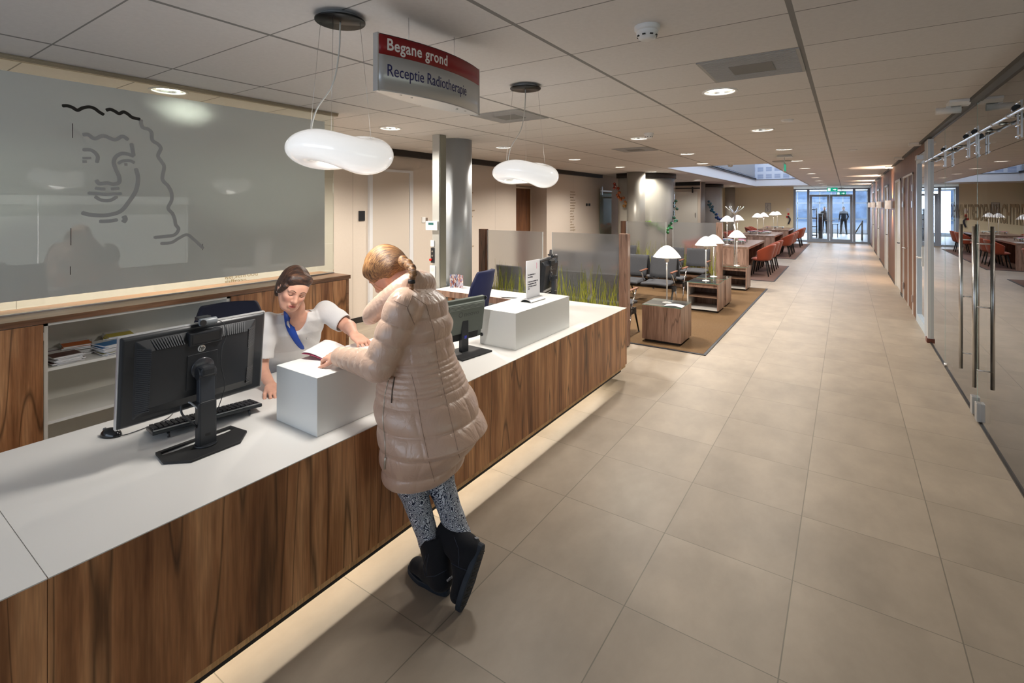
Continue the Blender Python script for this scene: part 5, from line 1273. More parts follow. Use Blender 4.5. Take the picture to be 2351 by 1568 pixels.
# ================================================================ people: bodies and clothes grown as distance fields, one surface each
class Field:
    def __init__(s, lo, hi, h):
        s.h = h; s.lo = np.array(lo, np.float32); s.n = np.ceil((np.array(hi) - np.array(lo)) / h).astype(int) + 1
        s.D = np.full(s.n, .08, np.float32)
        s.ax = [s.lo[i] + h * np.arange(s.n[i], dtype=np.float32) for i in range(3)]
    def _sub(s, lo, hi):
        a = [max(0, int((lo[i] - s.lo[i]) / s.h) - 1) for i in range(3)]; b = [min(int(s.n[i]), int((hi[i] - s.lo[i]) / s.h) + 2) for i in range(3)]
        if any(b[i] <= a[i] for i in range(3)): return None
        sl = tuple(slice(a[i], b[i]) for i in range(3))
        X, Y, Z = np.meshgrid(*[s.ax[i][sl[i]] for i in range(3)], indexing='ij', sparse=True)
        return sl, X, Y, Z
    def _mix(s, sl, d, k, op):
        A = s.D[sl]
        if op == 'add':
            if k > 0: hh = np.clip(.5 + .5*(A - d)/k, 0, 1); s.D[sl] = A*(1-hh) + d*hh - k*hh*(1-hh)
            else: s.D[sl] = np.minimum(A, d)
        else:
            d = -d
            if k > 0: hh = np.clip(.5 - .5*(A - d)/k, 0, 1); s.D[sl] = A*(1-hh) + d*hh + k*hh*(1-hh)
            else: s.D[sl] = np.maximum(A, d)
    def cone(s, p0, p1, r0, r1, k=.01, op='add', puff=None, sq=None):
        p0 = np.array(p0, float); p1 = np.array(p1, float); m = max(r0, r1) + k + .03
        q = s._sub(np.minimum(p0, p1) - m, np.maximum(p0, p1) + m)
        if q is None: return s
        sl, X, Y, Z = q; d = p1 - p0; L2 = (d*d).sum() + 1e-12
        t = np.clip(((X-p0[0])*d[0] + (Y-p0[1])*d[1] + (Z-p0[2])*d[2]) / L2, 0, 1)
        ex, ey, ez = X - p0[0] - t*d[0], Y - p0[1] - t*d[1], Z - p0[2] - t*d[2]
        if sq is not None:      # squash along direction sq[0] by factor sq[1]
            nv, f = np.array(sq[0], float), sq[1]; c = (ex*nv[0] + ey*nv[1] + ez*nv[2]) * (1/f - 1); ex, ey, ez = ex + c*nv[0], ey + c*nv[1], ez + c*nv[2]
        r = r0 + (r1 - r0)*t
        e = np.sqrt(ex**2 + ey**2 + ez**2) - r
        if puff is not None: e = e - puff(t * math.sqrt(L2))
        s._mix(sl, e.astype(np.float32), k, op); return s
    def chain(s, pts, rad, k=.01, **kw):
        for i in range(len(pts) - 1): s.cone(pts[i], pts[i+1], rad[i], rad[i+1], k, **kw)
        return s
    def ell(s, c, r, R=None, k=.01, op='add'):
        c = np.array(c, float); r = np.array(r, float); m = r.max() + k + .02
        q = s._sub(c - m, c + m)
        if q is None: return s
        sl, X, Y, Z = q; x, y, z = X - c[0], Y - c[1], Z - c[2]
        if R is not None:
            R = np.array(R, float); x, y, z = (x*R[0,0] + y*R[1,0] + z*R[2,0], x*R[0,1] + y*R[1,1] + z*R[2,1], x*R[0,2] + y*R[1,2] + z*R[2,2])
        k0 = np.sqrt((x/r[0])**2 + (y/r[1])**2 + (z/r[2])**2); k1 = np.sqrt((x/r[0]**2)**2 + (y/r[1]**2)**2 + (z/r[2]**2)**2) + 1e-9
        s._mix(sl, (k0*(k0-1)/k1).astype(np.float32), k, op); return s
    def slices(s, Zs, C, A, B, fdir, k=.02, puff=None, p=2.0):
        """stack of horizontal ellipses: centres C(z), half depth A along fdir, half width B across"""
        Zs = np.array(Zs, float); C = np.array(C, float); m = max(max(A), max(B)) + .06
        q = s._sub([C[:,0].min()-m, C[:,1].min()-m, Zs[0]-.06], [C[:,0].max()+m, C[:,1].max()+m, Zs[-1]+.06])
        sl, X, Y, Z = q; zz = Z
        from_ = lambda arr: np.interp(zz, Zs, arr)
        cx, cy, a, b = from_(C[:,0]), from_(C[:,1]), from_(A), from_(B)
        dx, dy = X - cx, Y - cy; u = dx*fdir[0] + dy*fdir[1]; v = -dx*fdir[1] + dy*fdir[0]
        kk = (np.abs(u/a)**p + np.abs(v/b)**p)**(1/p); rr = np.sqrt(u*u + v*v) + 1e-6
        d = rr * (1 - 1/np.maximum(kk, .02))
        if puff is not None: d = d - puff(zz, np.arctan2(v, u))
        d = np.maximum(d*.9, np.maximum(Zs[0] - zz, zz - Zs[-1]))
        s._mix(sl, d.astype(np.float32), k, 'add'); return s
    def mesh(s, name, mats, parent, M=None, col=None, smooth_iter=0):
        """surface nets"""
        D = s.D
        for _ in range(smooth_iter):
            for ax in range(3): D = (np.roll(D, 1, ax) + 2*D + np.roll(D, -1, ax)) / 4
        D[0], D[-1], D[:,0], D[:,-1], D[:,:,0], D[:,:,-1] = .05, .05, .05, .05, .05, .05
        I = D < 0; n = D.shape
        cnt = np.zeros([q-1 for q in n], np.uint8)
        for i in (0,1):
            for j in (0,1):
                for k in (0,1): cnt += I[i:n[0]-1+i, j:n[1]-1+j, k:n[2]-1+k]
        cells = np.argwhere((cnt > 0) & (cnt < 8)); idx = -np.ones([q-1 for q in n], np.int32)
        idx[tuple(cells.T)] = np.arange(len(cells))
        acc = np.zeros((len(cells), 3)); w = np.zeros(len(cells))
        cor = [(i,j,k) for i in (0,1) for j in (0,1) for k in (0,1)]
        val = {c: D[cells[:,0]+c[0], cells[:,1]+c[1], cells[:,2]+c[2]] for c in cor}
        for c in cor:
            for ax in range(3):
                if c[ax]: continue
                e = list(c); e[ax] = 1; e = tuple(e); va, vb = val[c], val[e]; m = (va < 0) != (vb < 0)
                t = np.where(m, va / (va - vb + 1e-12), 0); p = np.tile(np.array(c, float), (len(cells), 1)); p[:, ax] += t
                acc[m] += p[m]; w[m] += 1
        V = s.lo + s.h * (cells + acc / w[:, None])
        F = []
        for ax in range(3):
            a = np.take(I, range(n[ax]-1), ax); b = np.take(I, range(1, n[ax]), ax)
            E = np.argwhere(a != b); o1, o2 = [q for q in range(3) if q != ax]
            ok = (E[:,o1] > 0) & (E[:,o2] > 0) & (E[:,o1] < n[o1]-1) & (E[:,o2] < n[o2]-1); E = E[ok]
            def g(d1, d2): q = E.copy(); q[:,o1] -= d1; q[:,o2] -= d2; return idx[tuple(q.T)]
            f = np.stack([g(0,0), g(1,0), g(1,1), g(0,1)], 1)
            ins = I[tuple(E.T)]; flip = ins if ax == 1 else ~ins
            f[flip] = f[flip][:, ::-1]; F.append(f)
        F = np.concatenate(F); F = F[(F >= 0).all(1)]
        me = bpy.data.meshes.new(name); me.vertices.add(len(V)); me.vertices.foreach_set('co', V.astype(np.float32).ravel())
        me.loops.add(len(F)*4); me.loops.foreach_set('vertex_index', F.astype(np.int32).ravel())
        me.polygons.add(len(F)); me.polygons.foreach_set('loop_start', np.arange(len(F), dtype=np.int32)*4)
        me.polygons.foreach_set('use_smooth', np.ones(len(F), bool)); me.update(calc_edges=True); me.validate()
        for m_ in (mats if isinstance(mats, (list, tuple)) else [mats]): me.materials.append(m_)
        if col is not None:
            c = np.ones((len(V), 4), np.float32); c[:, :3] = col(V); at = me.color_attributes.new('Col', 'FLOAT_COLOR', 'POINT'); at.data.foreach_set('color', c.ravel())
        o = bpy.data.objects.new(name, me); COL.objects.link(o)
        if parent is not None: attach(o, parent)
        if M is not None: o.matrix_basis = M
        return o
def A3(v): return np.array([v[0], v[1], v[2]], float)
def headM(c, fwd, roll, s=1.0):
    """matrix of a head: x forward, y to the person's left, z up"""
    f = Vector(fwd).normalized(); l = Vector((0, 0, 1)).cross(f).normalized(); u = f.cross(l)
    R = Matrix((f, l, u)).transposed().to_4x4(); R = R @ Matrix.Rotation(roll, 4, 'X')
    return Matrix.Translation(c) @ R @ Matrix.Scale(s, 4)
def head_field(F, M, open_mouth=False):
    s = M.to_scale()[0]; R = np.array((M.to_3x3() * (1/s)))
    P = lambda x, y, z: A3(M @ Vector((x, y, z)))
    E = lambda c, r, k=.01, op='add', rot=None: F.ell(P(*c), np.array(r)*s, R if rot is None else R @ np.array(rot), k, op)
    C = lambda a, b, ra, rb, k=.008, op='add': F.cone(P(*a), P(*b), ra*s, rb*s, k, op)
    E((-.018, 0, .032), (.094, .074, .086)); E((.030, 0, -.028), (.060, .058, .082), .03); E((.02, 0, .03), (.070, .066, .06), .03)
    E((.042, 0, -.072), (.046, .042, .036), .03); E((.068, 0, -.098), (.020, .022, .016), .022)          # jaw, chin
    for sy in (1, -1):
        E((.060, sy*.036, -.024), (.024, .022, .022), .022)       # cheek
        C((.0, sy*.058, -.03), (.052, sy*.030, -.092), .016, .014, .03)     # jaw line
        E((.090, sy*.031, .004), (.016, .017, .013), .014, 'sub')     # socket
        E((.0700, sy*.031, .003), (.0150, .0150, .0145), .004)           # lid over the eye
        C((.086, sy*.014, .022), (.078, sy*.046, .022), .0065, .0055, .012)    # brow
        E((-.006, sy*.076, -.002), (.020, .008, .030), .006); E((-.002, sy*.084, .002), (.009, .006, .016), .006, 'sub')
        E((.092, sy*.011, -.036), (.010, .0075, .0075), .006)     # nostril wing
    C((.084, 0, .012), (.106, 0, -.030), .0075, .0115, .012)    # nose bridge to tip
    C((.089, -.021, -.0615), (.089, .021, -.0615), .0046, .0046, .008); C((.094, -.007, -.060), (.094, .007, -.060), .0052, .0052, .006)   # upper lip
    C((.088, -.018, -.071), (.088, .018, -.071), .0054, .0054, .008); C((.0915, -.006, -.0715), (.0915, .006, -.0715), .0062, .0062, .005)
    if open_mouth: E((.098, 0, -.0660), (.012, .017, .0030), .003, 'sub')
    else: E((.100, 0, -.0658), (.008, .020, .0016), .002, 'sub')
def skin_cols(heads, nails=()):
    def f(V):
        base = np.array([.66, .36, .26]); c = np.tile(base, (len(V), 1)); n = len(V)
        for M, hairc in heads:
            Mi = np.array(M.inverted()); L = V @ Mi[:3,:3].T + Mi[:3,3]; x, y, z = L.T; ay = np.abs(y)
            near = (np.abs(x) < .16) & (ay < .12) & (np.abs(z) < .16)
            lip = near * (x > .07) * np.clip(1.6 - 1.6*((y/.024)**2 + ((z + .066)/.0105)**2), 0, 1)
            c = c*(1 - .95*lip[:,None]) + np.array([.55, .13, .12])*(.95*lip[:,None])
            lid = near * (x > .06) * np.exp(-(((ay - .031)/.014)**2 + ((z - .008)/.007)**2)); c = c*(1 - .14*lid[:,None])
            ck = near * np.exp(-(((ay - .042)/.018)**2 + ((z + .032)/.018)**2)) * (x > .03); c = c*(1 - .28*ck[:,None]) + np.array([.70, .22, .17])*(.28*ck[:,None])
        for p in nails:
            d = np.linalg.norm(V - np.array(p), axis=1); m = d < .0075; c[m] = [.62, .16, .12]
        return c
    return f
def hand_field(F, wrist, d, nrm, side, curl, spread=.16, k=.005, thumb=(.6, .35), s=1.0, tips=None, crl2=None):
    """d: direction of the palm, nrm: normal of the back of the hand, side: vector towards the thumb is side * (d x nrm)"""
    w = Vector(wrist); d = Vector(d).normalized(); nrm = Vector(nrm); nrm = (nrm - d*nrm.dot(d)).normalized(); t = d.cross(nrm) * side
    F.cone(w, w + d*.03*s, .024*s, .026*s, .012, sq=(nrm, .72))
    for q, L in ((.028, .080), (.010, .088), (-.010, .084), (-.026, .076)):
        F.cone(w + d*.022*s + t*q*.75*s, w + d*L*s + t*q*s, .0165*s, .0115*s, .010, sq=(nrm, .85))
    for i, (q, L, r) in enumerate(((.030, .068, .0086), (.0105, .076, .0088), (-.0105, .070, .0084), (-.0285, .054, .0074))):
        a = w + d*(.084 - .006*abs(i - 1))*s + t*q*s; ang = spread*(1.3 - i*.85); dd = (d*math.cos(ang) + t*math.sin(ang)).normalized(); nn = nrm
        c = curl[i] if hasattr(curl, '__len__') else curl; tot = c*.55
        for j, (fl, rr) in enumerate(((.46, 1.0), (.30, .92), (.24, .82))):
            dj = (dd*math.cos(tot) - nn*math.sin(tot)).normalized(); b = a + dj*L*fl*s
            F.cone(a, b, r*rr*s, r*(rr - .07)*s, .0035); F.ell(a, (r*rr*1.06*s,)*3, k=.003); a = b; tot += c*(.9 if j == 0 else .55)
        if tips is not None: tips.append(tuple(a + nn*r*.6*s))
    a = w + d*.026*s + t*.026*s - nrm*.004*s; ta, tb = thumb
    d1 = (d*math.cos(ta) + t*math.sin(ta) - nrm*.25).normalized(); b = a + d1*.040*s; F.cone(a, b, .0145*s, .0105*s, .010)
    d2 = (d*math.cos(ta - tb) + t*math.sin(ta - tb) - nrm*.35).normalized(); c = b + d2*.032*s; F.cone(b, c, .0102*s, .0090*s, .004)
    d3 = (d*math.cos(ta - 1.5*tb) + t*math.sin(ta - 1.5*tb) - nrm*.35).normalized(); F.cone(c, c + d3*.024*s, .0090*s, .0075*s, .003)
def face_lines(M, body, par, hairm, lashm, lipm=None):
    bv = caster(body)
    def pr(x, y, z, off):
        o_ = M @ Vector((.16, y, z)); d_ = (M.to_3x3() @ Vector((-1, 0, 0))).normalized(); h, nn, i, dd = bv.ray_cast(o_, d_); return None if h is None else h - d_*off
    for sy in (1, -1):
        q = [pr(0, sy*y, z, .0003) for y, z in ((.012, .0225), (.019, .0265), (.028, .0285), (.037, .0275), (.045, .0225))]
        if all(q): MB().tube(spline(q, 4), [.0008] + [.0017]*10 + [.0014]*4 + [.0007]*2, 6).build('eyebrow', hairm, par)
        q = [pr(0, sy*y, z, .0004) for y, z in ((.018, .0005), (.024, -.0042), (.031, -.0060), (.038, -.0046), (.045, .0008))]
        if all(q): MB().tube(spline(q, 4), [.0005] + [.0011]*15 + [.0006], 6).build('eyelashes', lashm, par)
    if lipm:
        q = [pr(0, y, z, -.0006) for y, z in ((-.017, -.0655), (-.008, -.0660), (0, -.0668), (.008, -.0660), (.017, -.0655))]
        if all(q): MB().tube(spline(q, 4), [.0006] + [.0016]*15 + [.0006], 6).build('mouth_opening', lipm, par)
def skin_mat():
    m, n, out = nt('skin'); L = n.links.new; b = N(n, 'ShaderNodeBsdfPrincipled'); L(b.outputs[0], out.inputs[0]); b.inputs['Roughness'].default_value = .5
    at = N(n, 'ShaderNodeAttribute'); at.attribute_name = 'Col'; tc = N(n, 'ShaderNodeTexCoord'); no = N(n, 'ShaderNodeTexNoise'); no.inputs['Scale'].default_value = 30; no.inputs['Detail'].default_value = 4; L(tc.outputs['Object'], no.inputs['Vector'])
    r = N(n, 'ShaderNodeMapRange'); L(no.outputs[0], r.inputs[0]); r.inputs[1].default_value = .3; r.inputs[2].default_value = .7; r.inputs[3].default_value = .93; r.inputs[4].default_value = 1.06
    sc = N(n, 'ShaderNodeVectorMath', operation='SCALE'); L(at.outputs['Color'], sc.inputs[0]); L(r.outputs[0], sc.inputs['Scale']); L(sc.outputs[0], b.inputs['Base Color'])
    b.inputs['Subsurface Weight'].default_value = .12; b.inputs['Subsurface Radius'].default_value = (1, .35, .2); b.inputs['Subsurface Scale'].default_value = .008; b.inputs['Specular IOR Level'].default_value = .35
    return m
SKIN = skin_mat()
def hair_mat(name, dark, mid, light, scale=(2, 42, 42)):
    m, n, out = nt(name); L = n.links.new; b = N(n, 'ShaderNodeBsdfPrincipled'); L(b.outputs[0], out.inputs[0]); b.inputs['Roughness'].default_value = .42; b.inputs['Specular IOR Level'].default_value = .6
    at = N(n, 'ShaderNodeAttribute'); at.attribute_name = 'Col'           # strand coordinates
    mp = N(n, 'ShaderNodeMapping'); L(at.outputs['Vector'], mp.inputs[0]); mp.inputs['Scale'].default_value = scale
    n1 = N(n, 'ShaderNodeTexNoise'); n1.inputs['Scale'].default_value = 1; n1.inputs['Detail'].default_value = 6; n1.inputs['Roughness'].default_value = .7; n1.inputs['Distortion'].default_value = .3; L(mp.outputs[0], n1.inputs['Vector'])
    cr = N(n, 'ShaderNodeValToRGB'); L(n1.outputs[0], cr.inputs[0]); e = cr.color_ramp.elements; e[0].position = .40; e[0].color = (*dark, 1); e[1].position = .62; e[1].color = (*light, 1); e.new(.50).color = (*mid, 1)
    L(cr.outputs[0], b.inputs['Base Color']); bp = N(n, 'ShaderNodeBump'); bp.inputs['Strength'].default_value = .8; bp.inputs['Distance'].default_value = .004; L(n1.outputs[0], bp.inputs['Height']); L(bp.outputs[0], b.inputs['Normal'])
    return m
from mathutils.bvhtree import BVHTree
def caster(o):
    me = o.data; Mw = Matrix.Translation((0, 0, 0))
    co = [v.co.copy() for v in me.vertices]; return BVHTree.FromPolygons(co, [tuple(p.vertices) for p in me.polygons])
def on(bvh, u, v, off=.002):
    r = ray(u, v).normalized(); h, nn, i, d = bvh.ray_cast(Vector((0, 0, CH)), r)
    if h is None: return None
    if nn.dot(r) > 0: nn = -nn
    return h + nn * off

# ---------------------------------------------------------------- the customer
cu = wempty('person', (-1.62, 1.75, 0), 'person in a shiny beige quilted coat, patterned leggings and black boots leaning on the counter', 'person')
Mc = headM((-1.925, 1.715, 1.452), (-.60, -.28, -.72), math.radians(-6), .98)
hc = (.30, .15, .06)
WR, ELB, SHL = (-2.035, 1.525, 1.053), (-1.735, 1.50, 1.07), (-1.685, 1.60, 1.325)
WR2, ELB2, SHR = (-1.985, 1.80, 1.05), (-1.80, 1.92, 1.10), (-1.755, 1.855, 1.27)
F = Field((-2.24, 1.34, .0), (-1.26, 2.10, 1.62), .004)
head_field(F, Mc)
F.chain([A3(Mc @ Vector((-.03, 0, -.05))), (-1.80, 1.735, 1.36), (-1.75, 1.75, 1.28)], [.052, .055, .07], .02)
F.slices([.70, .85, 1.0, 1.15, 1.28, 1.36], [(-1.64,1.75),(-1.69,1.75),(-1.72,1.75),(-1.745,1.75),(-1.745,1.75),(-1.745,1.75)], [.11,.13,.10,.10,.09,.05], [.14,.16,.13,.13,.12,.08], (-1, 0), .02)
for a, b_, c in ((SHL, ELB, WR), (SHR, ELB2, WR2)): F.chain([a, b_, c], [.045, .038, .026], .02)
hand_field(F, WR, (-1, -.10, -.06), (.05, -.35, 1), -1, [.75, .8, .85, .9], .10, thumb=(.75, .4), s=.95)
hand_field(F, WR2, (-1, -.35, -.05), (0, .3, 1), 1, [.6, .6, .7, .7], .10, s=.9)
HIPL, KNL, ANL = (-1.64, 1.68, .80), (-1.715, 1.675, .47), (-1.585, 1.73, .10)
HIPR, KNR, ANR = (-1.60, 1.82, .80), (-1.645, 1.80, .46), (-1.445, 1.785, .19)
F.chain([HIPL, KNL, (-1.625, 1.71, .21), ANL], [.07, .050, .035, .03], .02); F.chain([HIPR, KNR, (-1.55, 1.79, .30), ANR], [.07, .050, .035, .03], .02)
F.cone(ANL, (-1.69, 1.728, .05), .03, .02, .01); F.cone(ANR, (-1.41, 1.74, .12), .03, .02, .01)
bo_ = F.mesh('body', SKIN, cu, col=skin_cols([(Mc, hc)]))
face_lines(Mc, bo_, cu, mat('brow brown', (.20,.10,.04), .7), mat('lash dark', (.03,.018,.014), .6))
# leggings
F = Field((-1.86, 1.54, .08), (-1.36, 1.98, .88), .004)
F.chain([HIPL, KNL, (-1.625, 1.71, .21), (-1.60, 1.72, .14)], [.088, .066, .047, .045], .02)
F.chain([HIPR, KNR, (-1.55, 1.79, .30), (-1.50, 1.79, .24)], [.088, .066, .052, .048], .02)
def leg_mat():
    m, n, out = nt('patterned leggings'); L = n.links.new; b = N(n, 'ShaderNodeBsdfPrincipled'); L(b.outputs[0], out.inputs[0]); b.inputs['Roughness'].default_value = .7
    tc = N(n, 'ShaderNodeTexCoord'); no = N(n, 'ShaderNodeTexNoise'); no.inputs['Scale'].default_value = 9; no.inputs['Detail'].default_value = 2; L(tc.outputs['Object'], no.inputs['Vector'])
    ad = N(n, 'ShaderNodeVectorMath', operation='MULTIPLY_ADD'); L(no.outputs['Color'], ad.inputs[0]); ad.inputs[1].default_value = (.2,.2,.2); L(tc.outputs['Object'], ad.inputs[2])
    vo = N(n, 'ShaderNodeTexVoronoi'); vo.feature = 'F1'; vo.inputs['Scale'].default_value = 34; L(ad.outputs[0], vo.inputs['Vector'])
    wv = N(n, 'ShaderNodeMath', operation='MULTIPLY'); wv.inputs[1].default_value = 5.5; L(vo.outputs['Distance'], wv.inputs[0])
    pp = N(n, 'ShaderNodeMath', operation='PINGPONG'); pp.inputs[1].default_value = .5; L(wv.outputs[0], pp.inputs[0])
    v2 = N(n, 'ShaderNodeTexNoise'); v2.inputs['Scale'].default_value = 85; v2.inputs['Detail'].default_value = 2; v2.inputs['Distortion'].default_value = 2; L(ad.outputs[0], v2.inputs['Vector'])
    ml = N(n, 'ShaderNodeMath', operation='MULTIPLY'); L(pp.outputs[0], ml.inputs[0]); L(v2.outputs[0], ml.inputs[1])
    cr = N(n, 'ShaderNodeValToRGB'); L(ml.outputs[0], cr.inputs[0]); e = cr.color_ramp.elements; e[0].position = .09; e[0].color = (.008,.012,.035,1); e[1].position = .15; e[1].color = (.62,.66,.72,1); e.new(.12).color = (.10,.15,.25,1)
    L(cr.outputs[0], b.inputs['Base Color']); return m
F.mesh('leggings', leg_mat(), cu)
# boots
SUEDE = mat('black suede', (.005, .006, .010), .9, sheen=.06, bump=.2, bscale=300); SOLE = mat('boot sole', (.014, .022, .035), .6); TAGM = mat('boot tag', (.55,.55,.58), .5)
def lp(pts, n=10):
    out = []
    for (a, b_), (c, d_) in zip(pts[:-1], pts[1:]):
        for i in range(n): out.append((a + (c-a)*i/n, b_ + (d_-b_)*i/n))
    return out + [pts[-1]]
BSEAM = mat('boot seam', (.035, .045, .07), .6)
def boot(heel, toe, up, shaft, label, seams, th_=.075):
    heel, toe, up, shaft = Vector(heel), Vector(toe), Vector(up).normalized(), Vector(shaft)
    d = (toe - heel).normalized(); up = (up - d*up.dot(d)).normalized(); L_ = (toe - heel).length; wd = d.cross(up)
    lo = [min(heel[i], toe[i], shaft[i]) - .13 for i in range(3)]; hi = [max(heel[i], toe[i], shaft[i]) + .13 for i in range(3)]
    F = Field(lo, hi, .004)
    h0 = heel + d*.045 + up*.055; F.cone(h0, heel + d*L_*.45 + up*.052, .046, .047, .02); F.cone(heel + d*L_*.45 + up*.05, toe - d*.05 + up*.038, .047, .040, .02, sq=(up, .85))
    F.cone(h0 + up*.005, shaft, .056, .066, .03); F.cone(heel + d*.10 + up*.08, shaft, .03, .05, .04)
    ax = (shaft - h0).normalized(); F.cone(shaft + ax*.002, shaft + ax*.12, .055, .06, .004, 'sub'); F.cone(shaft - ax*.05, shaft + ax*.05, .056, .058, .002, 'sub')
    # cut flat over the sole
    q = heel + d*L_/2 - up*.2; F.ell(q, (.3, .3, .196), np.array(Matrix((d, wd, up)).transposed()), .002, 'sub')
    o = F.mesh('boot', SUEDE, cu); o['label'] = label
    b = MB(); n = 30
    def outline(k):
        t = 2*PI*k/n; x = L_/2 + (L_/2 + .006)*math.cos(t); w_ = (.040 if math.cos(t) < 0 else .046) * (abs(math.sin(t))**.8) * (1 if math.sin(t) > 0 else -1)
        return x, w_
    vs = []
    for zz in (-.004, .022):
        for k in range(n): x, w_ = outline(k); vs.append(heel + d*x + wd*w_*1.06 + up*zz)
    b.add(vs, [tuple(range(n)), tuple(range(2*n-1, n-1, -1))] + [(k, (k+1) % n, n + (k+1) % n, n + k) for k in range(n)])
    so = b.build('boot_sole', SOLE, None, .004); so.parent = o; so.matrix_parent_inverse = Matrix()
    tr_ = MB()
    for k in range(1, 9):
        c = heel + d*L_*k/9 - up*.0045
        for s2 in (-.6, .6): tr_.tube([c - wd*.026 + d*.008*s2, c + d*.012*s2, c + wd*.026 + d*.008*s2], .0028, 5)
    tr = tr_.build('sole_tread', mat('tread', (.03,.028,.026), .7), None); tr.parent = o; tr.matrix_parent_inverse = Matrix()
    # heel tag with the maker's letters
    bv = caster(o); hh, nn, ii, dd_ = bv.ray_cast(heel - d*.3 + up*th_, d)
    hh = hh if hh is not None else heel - d*.01 + up*.075
    tt = text('heel_tag', 'UGG', .015, frame(hh - d*.0035 - wd*.02 + up*0, wd, up), TAGM, None, ext=.0022, bold=.0004); tt.parent = o; tt.matrix_parent_inverse = Matrix()
    for pts in seams:
        q = [on(bv, u, v, .0006) for u, v in lp(pts, 6)]; q = [p for p in q if p is not None]
        if len(q) > 2: st_ = MB().tube(q, .0014, 5).build('stitched_seam', BSEAM, None); st_.parent = o; st_.matrix_parent_inverse = Matrix()
    return o
boot((-1.515, 1.715, .004), (-1.775, 1.735, .004), (0, 0, 1), (-1.605, 1.722, .205), 'black suede boot standing flat on the floor', ([(984, 1272), (980, 1296), (979, 1324), (1000, 1322), (1026, 1308)], [(978, 1275), (972, 1300), (976, 1322)]))
boot((-1.375, 1.80, .235), (-1.400, 1.668, .012), (-1, -.05, .25), (-1.565, 1.775, .235), 'black suede boot resting on its toe, sole turned outward', ([(1012, 1272), (1032, 1290), (1052, 1302), (1072, 1310)], [(1042, 1232), (1052, 1258), (1054, 1280), (1052, 1302)]), .035)
# coat
def puffs(z, th):
    rows = np.array([.40, .495, .565, .675, .78, .885, .925, .947, .969, .991, 1.013, 1.035, 1.057, 1.15, 1.25, 1.36, 1.5])
    amp = np.array([.0, .021, .022, .022, .021, .008, .007, .007, .007, .007, .007, .007, .018, .019, .017, 0])
    i = np.clip(np.searchsorted(rows, z) - 1, 0, len(amp) - 1); f = (z - rows[i]) / (rows[np.minimum(i+1, len(rows)-1)] - rows[i])
    a = amp[i] * np.abs(np.sin(PI*np.clip(f, 0, 1)))**.42
    v = np.abs(np.sin((th + .35) * 2.5))**.3          # upright seams
    w = .0012*np.sin(th*9 + np.sin(z*17)*1.5 + 2*np.sin(th*3)) * (amp[i] > .008)
    return (a * (.5 + .5*v) + w).astype(np.float32)
F = Field((-2.14, 1.36, .40), (-1.24, 2.14, 1.56), .0042)
zs = [.495, .51, .589, .709, .852, .947, 1.02, 1.104, 1.204, 1.322, 1.38, 1.42]
cs_ = [(-1.70,1.74), (-1.698,1.74), (-1.682,1.745), (-1.634,1.75), (-1.692,1.75), (-1.716,1.75), (-1.7255,1.75), (-1.744,1.75), (-1.745,1.75), (-1.752,1.75), (-1.78,1.75), (-1.80, 1.75)]
F.slices(zs, cs_, [.138,.143,.166,.218,.203,.186,.160,.137,.135,.106,.072,.045], [.185,.19,.21,.25,.235,.215,.185,.17,.175,.145,.10,.06], (-1, 0), .02, puff=puffs, p=2.15)
def sl_puff(a, sp): return lambda t: (a * np.abs(np.sin(PI*t/sp))**.5).astype(np.float32)
for S_, E_, W_, gp_ in ((SHL, ELB, WR, 1), (SHR, ELB2, WR2, 1)):
    F.cone(S_, E_, .072, .062, .03, puff=sl_puff(.010, .085)); F.cone(E_, W_, .064, .040, .02, puff=sl_puff(.008, .055))
    wv_ = Vector(W_); dv = (wv_ - Vector(E_)).normalized(); F.cone(wv_ + dv*.004, wv_ + dv*.05, .030, .036, .003, 'sub')
for e_ in (SHL, SHR): F.cone((-1.775, 1.75, 1.345), e_, .072, .066, .04)
# open skirt underneath
F.cone((-1.69, 1.74, .42), (-1.66, 1.74, .60), .125, .06, .01, 'sub')
# shawl collar: fat folded band round the neck with its tip at the chest
tipL = Vector((-1.965, 1.625, 1.215))
cl = spline([tipL, (-1.905, 1.605, 1.262), (-1.835, 1.605, 1.318), (-1.765, 1.63, 1.378), (-1.74, 1.69, 1.415), (-1.735, 1.77, 1.422), (-1.77, 1.86, 1.395), (-1.84, 1.87, 1.34), (-1.93, 1.83, 1.27)], 4)
for i in range(len(cl) - 1):
    f0 = min(1, i / 6 + .35); r0 = .047*f0 if i < 24 else .044
    F.cone(cl[i], cl[i+1], r0, min(.048, r0 + .005), .012, sq=(Vector((.45, .75 if i < 14 else -.75, .35)).normalized() if 0 else Vector((.3, -.8 if i < 16 else .8, .3)).normalized(), .62), puff=lambda t: .002*np.sin(t*220))
F.cone((-1.735, 1.72, 1.43), (-1.705, 1.71, 1.462), .034, .014, .02)
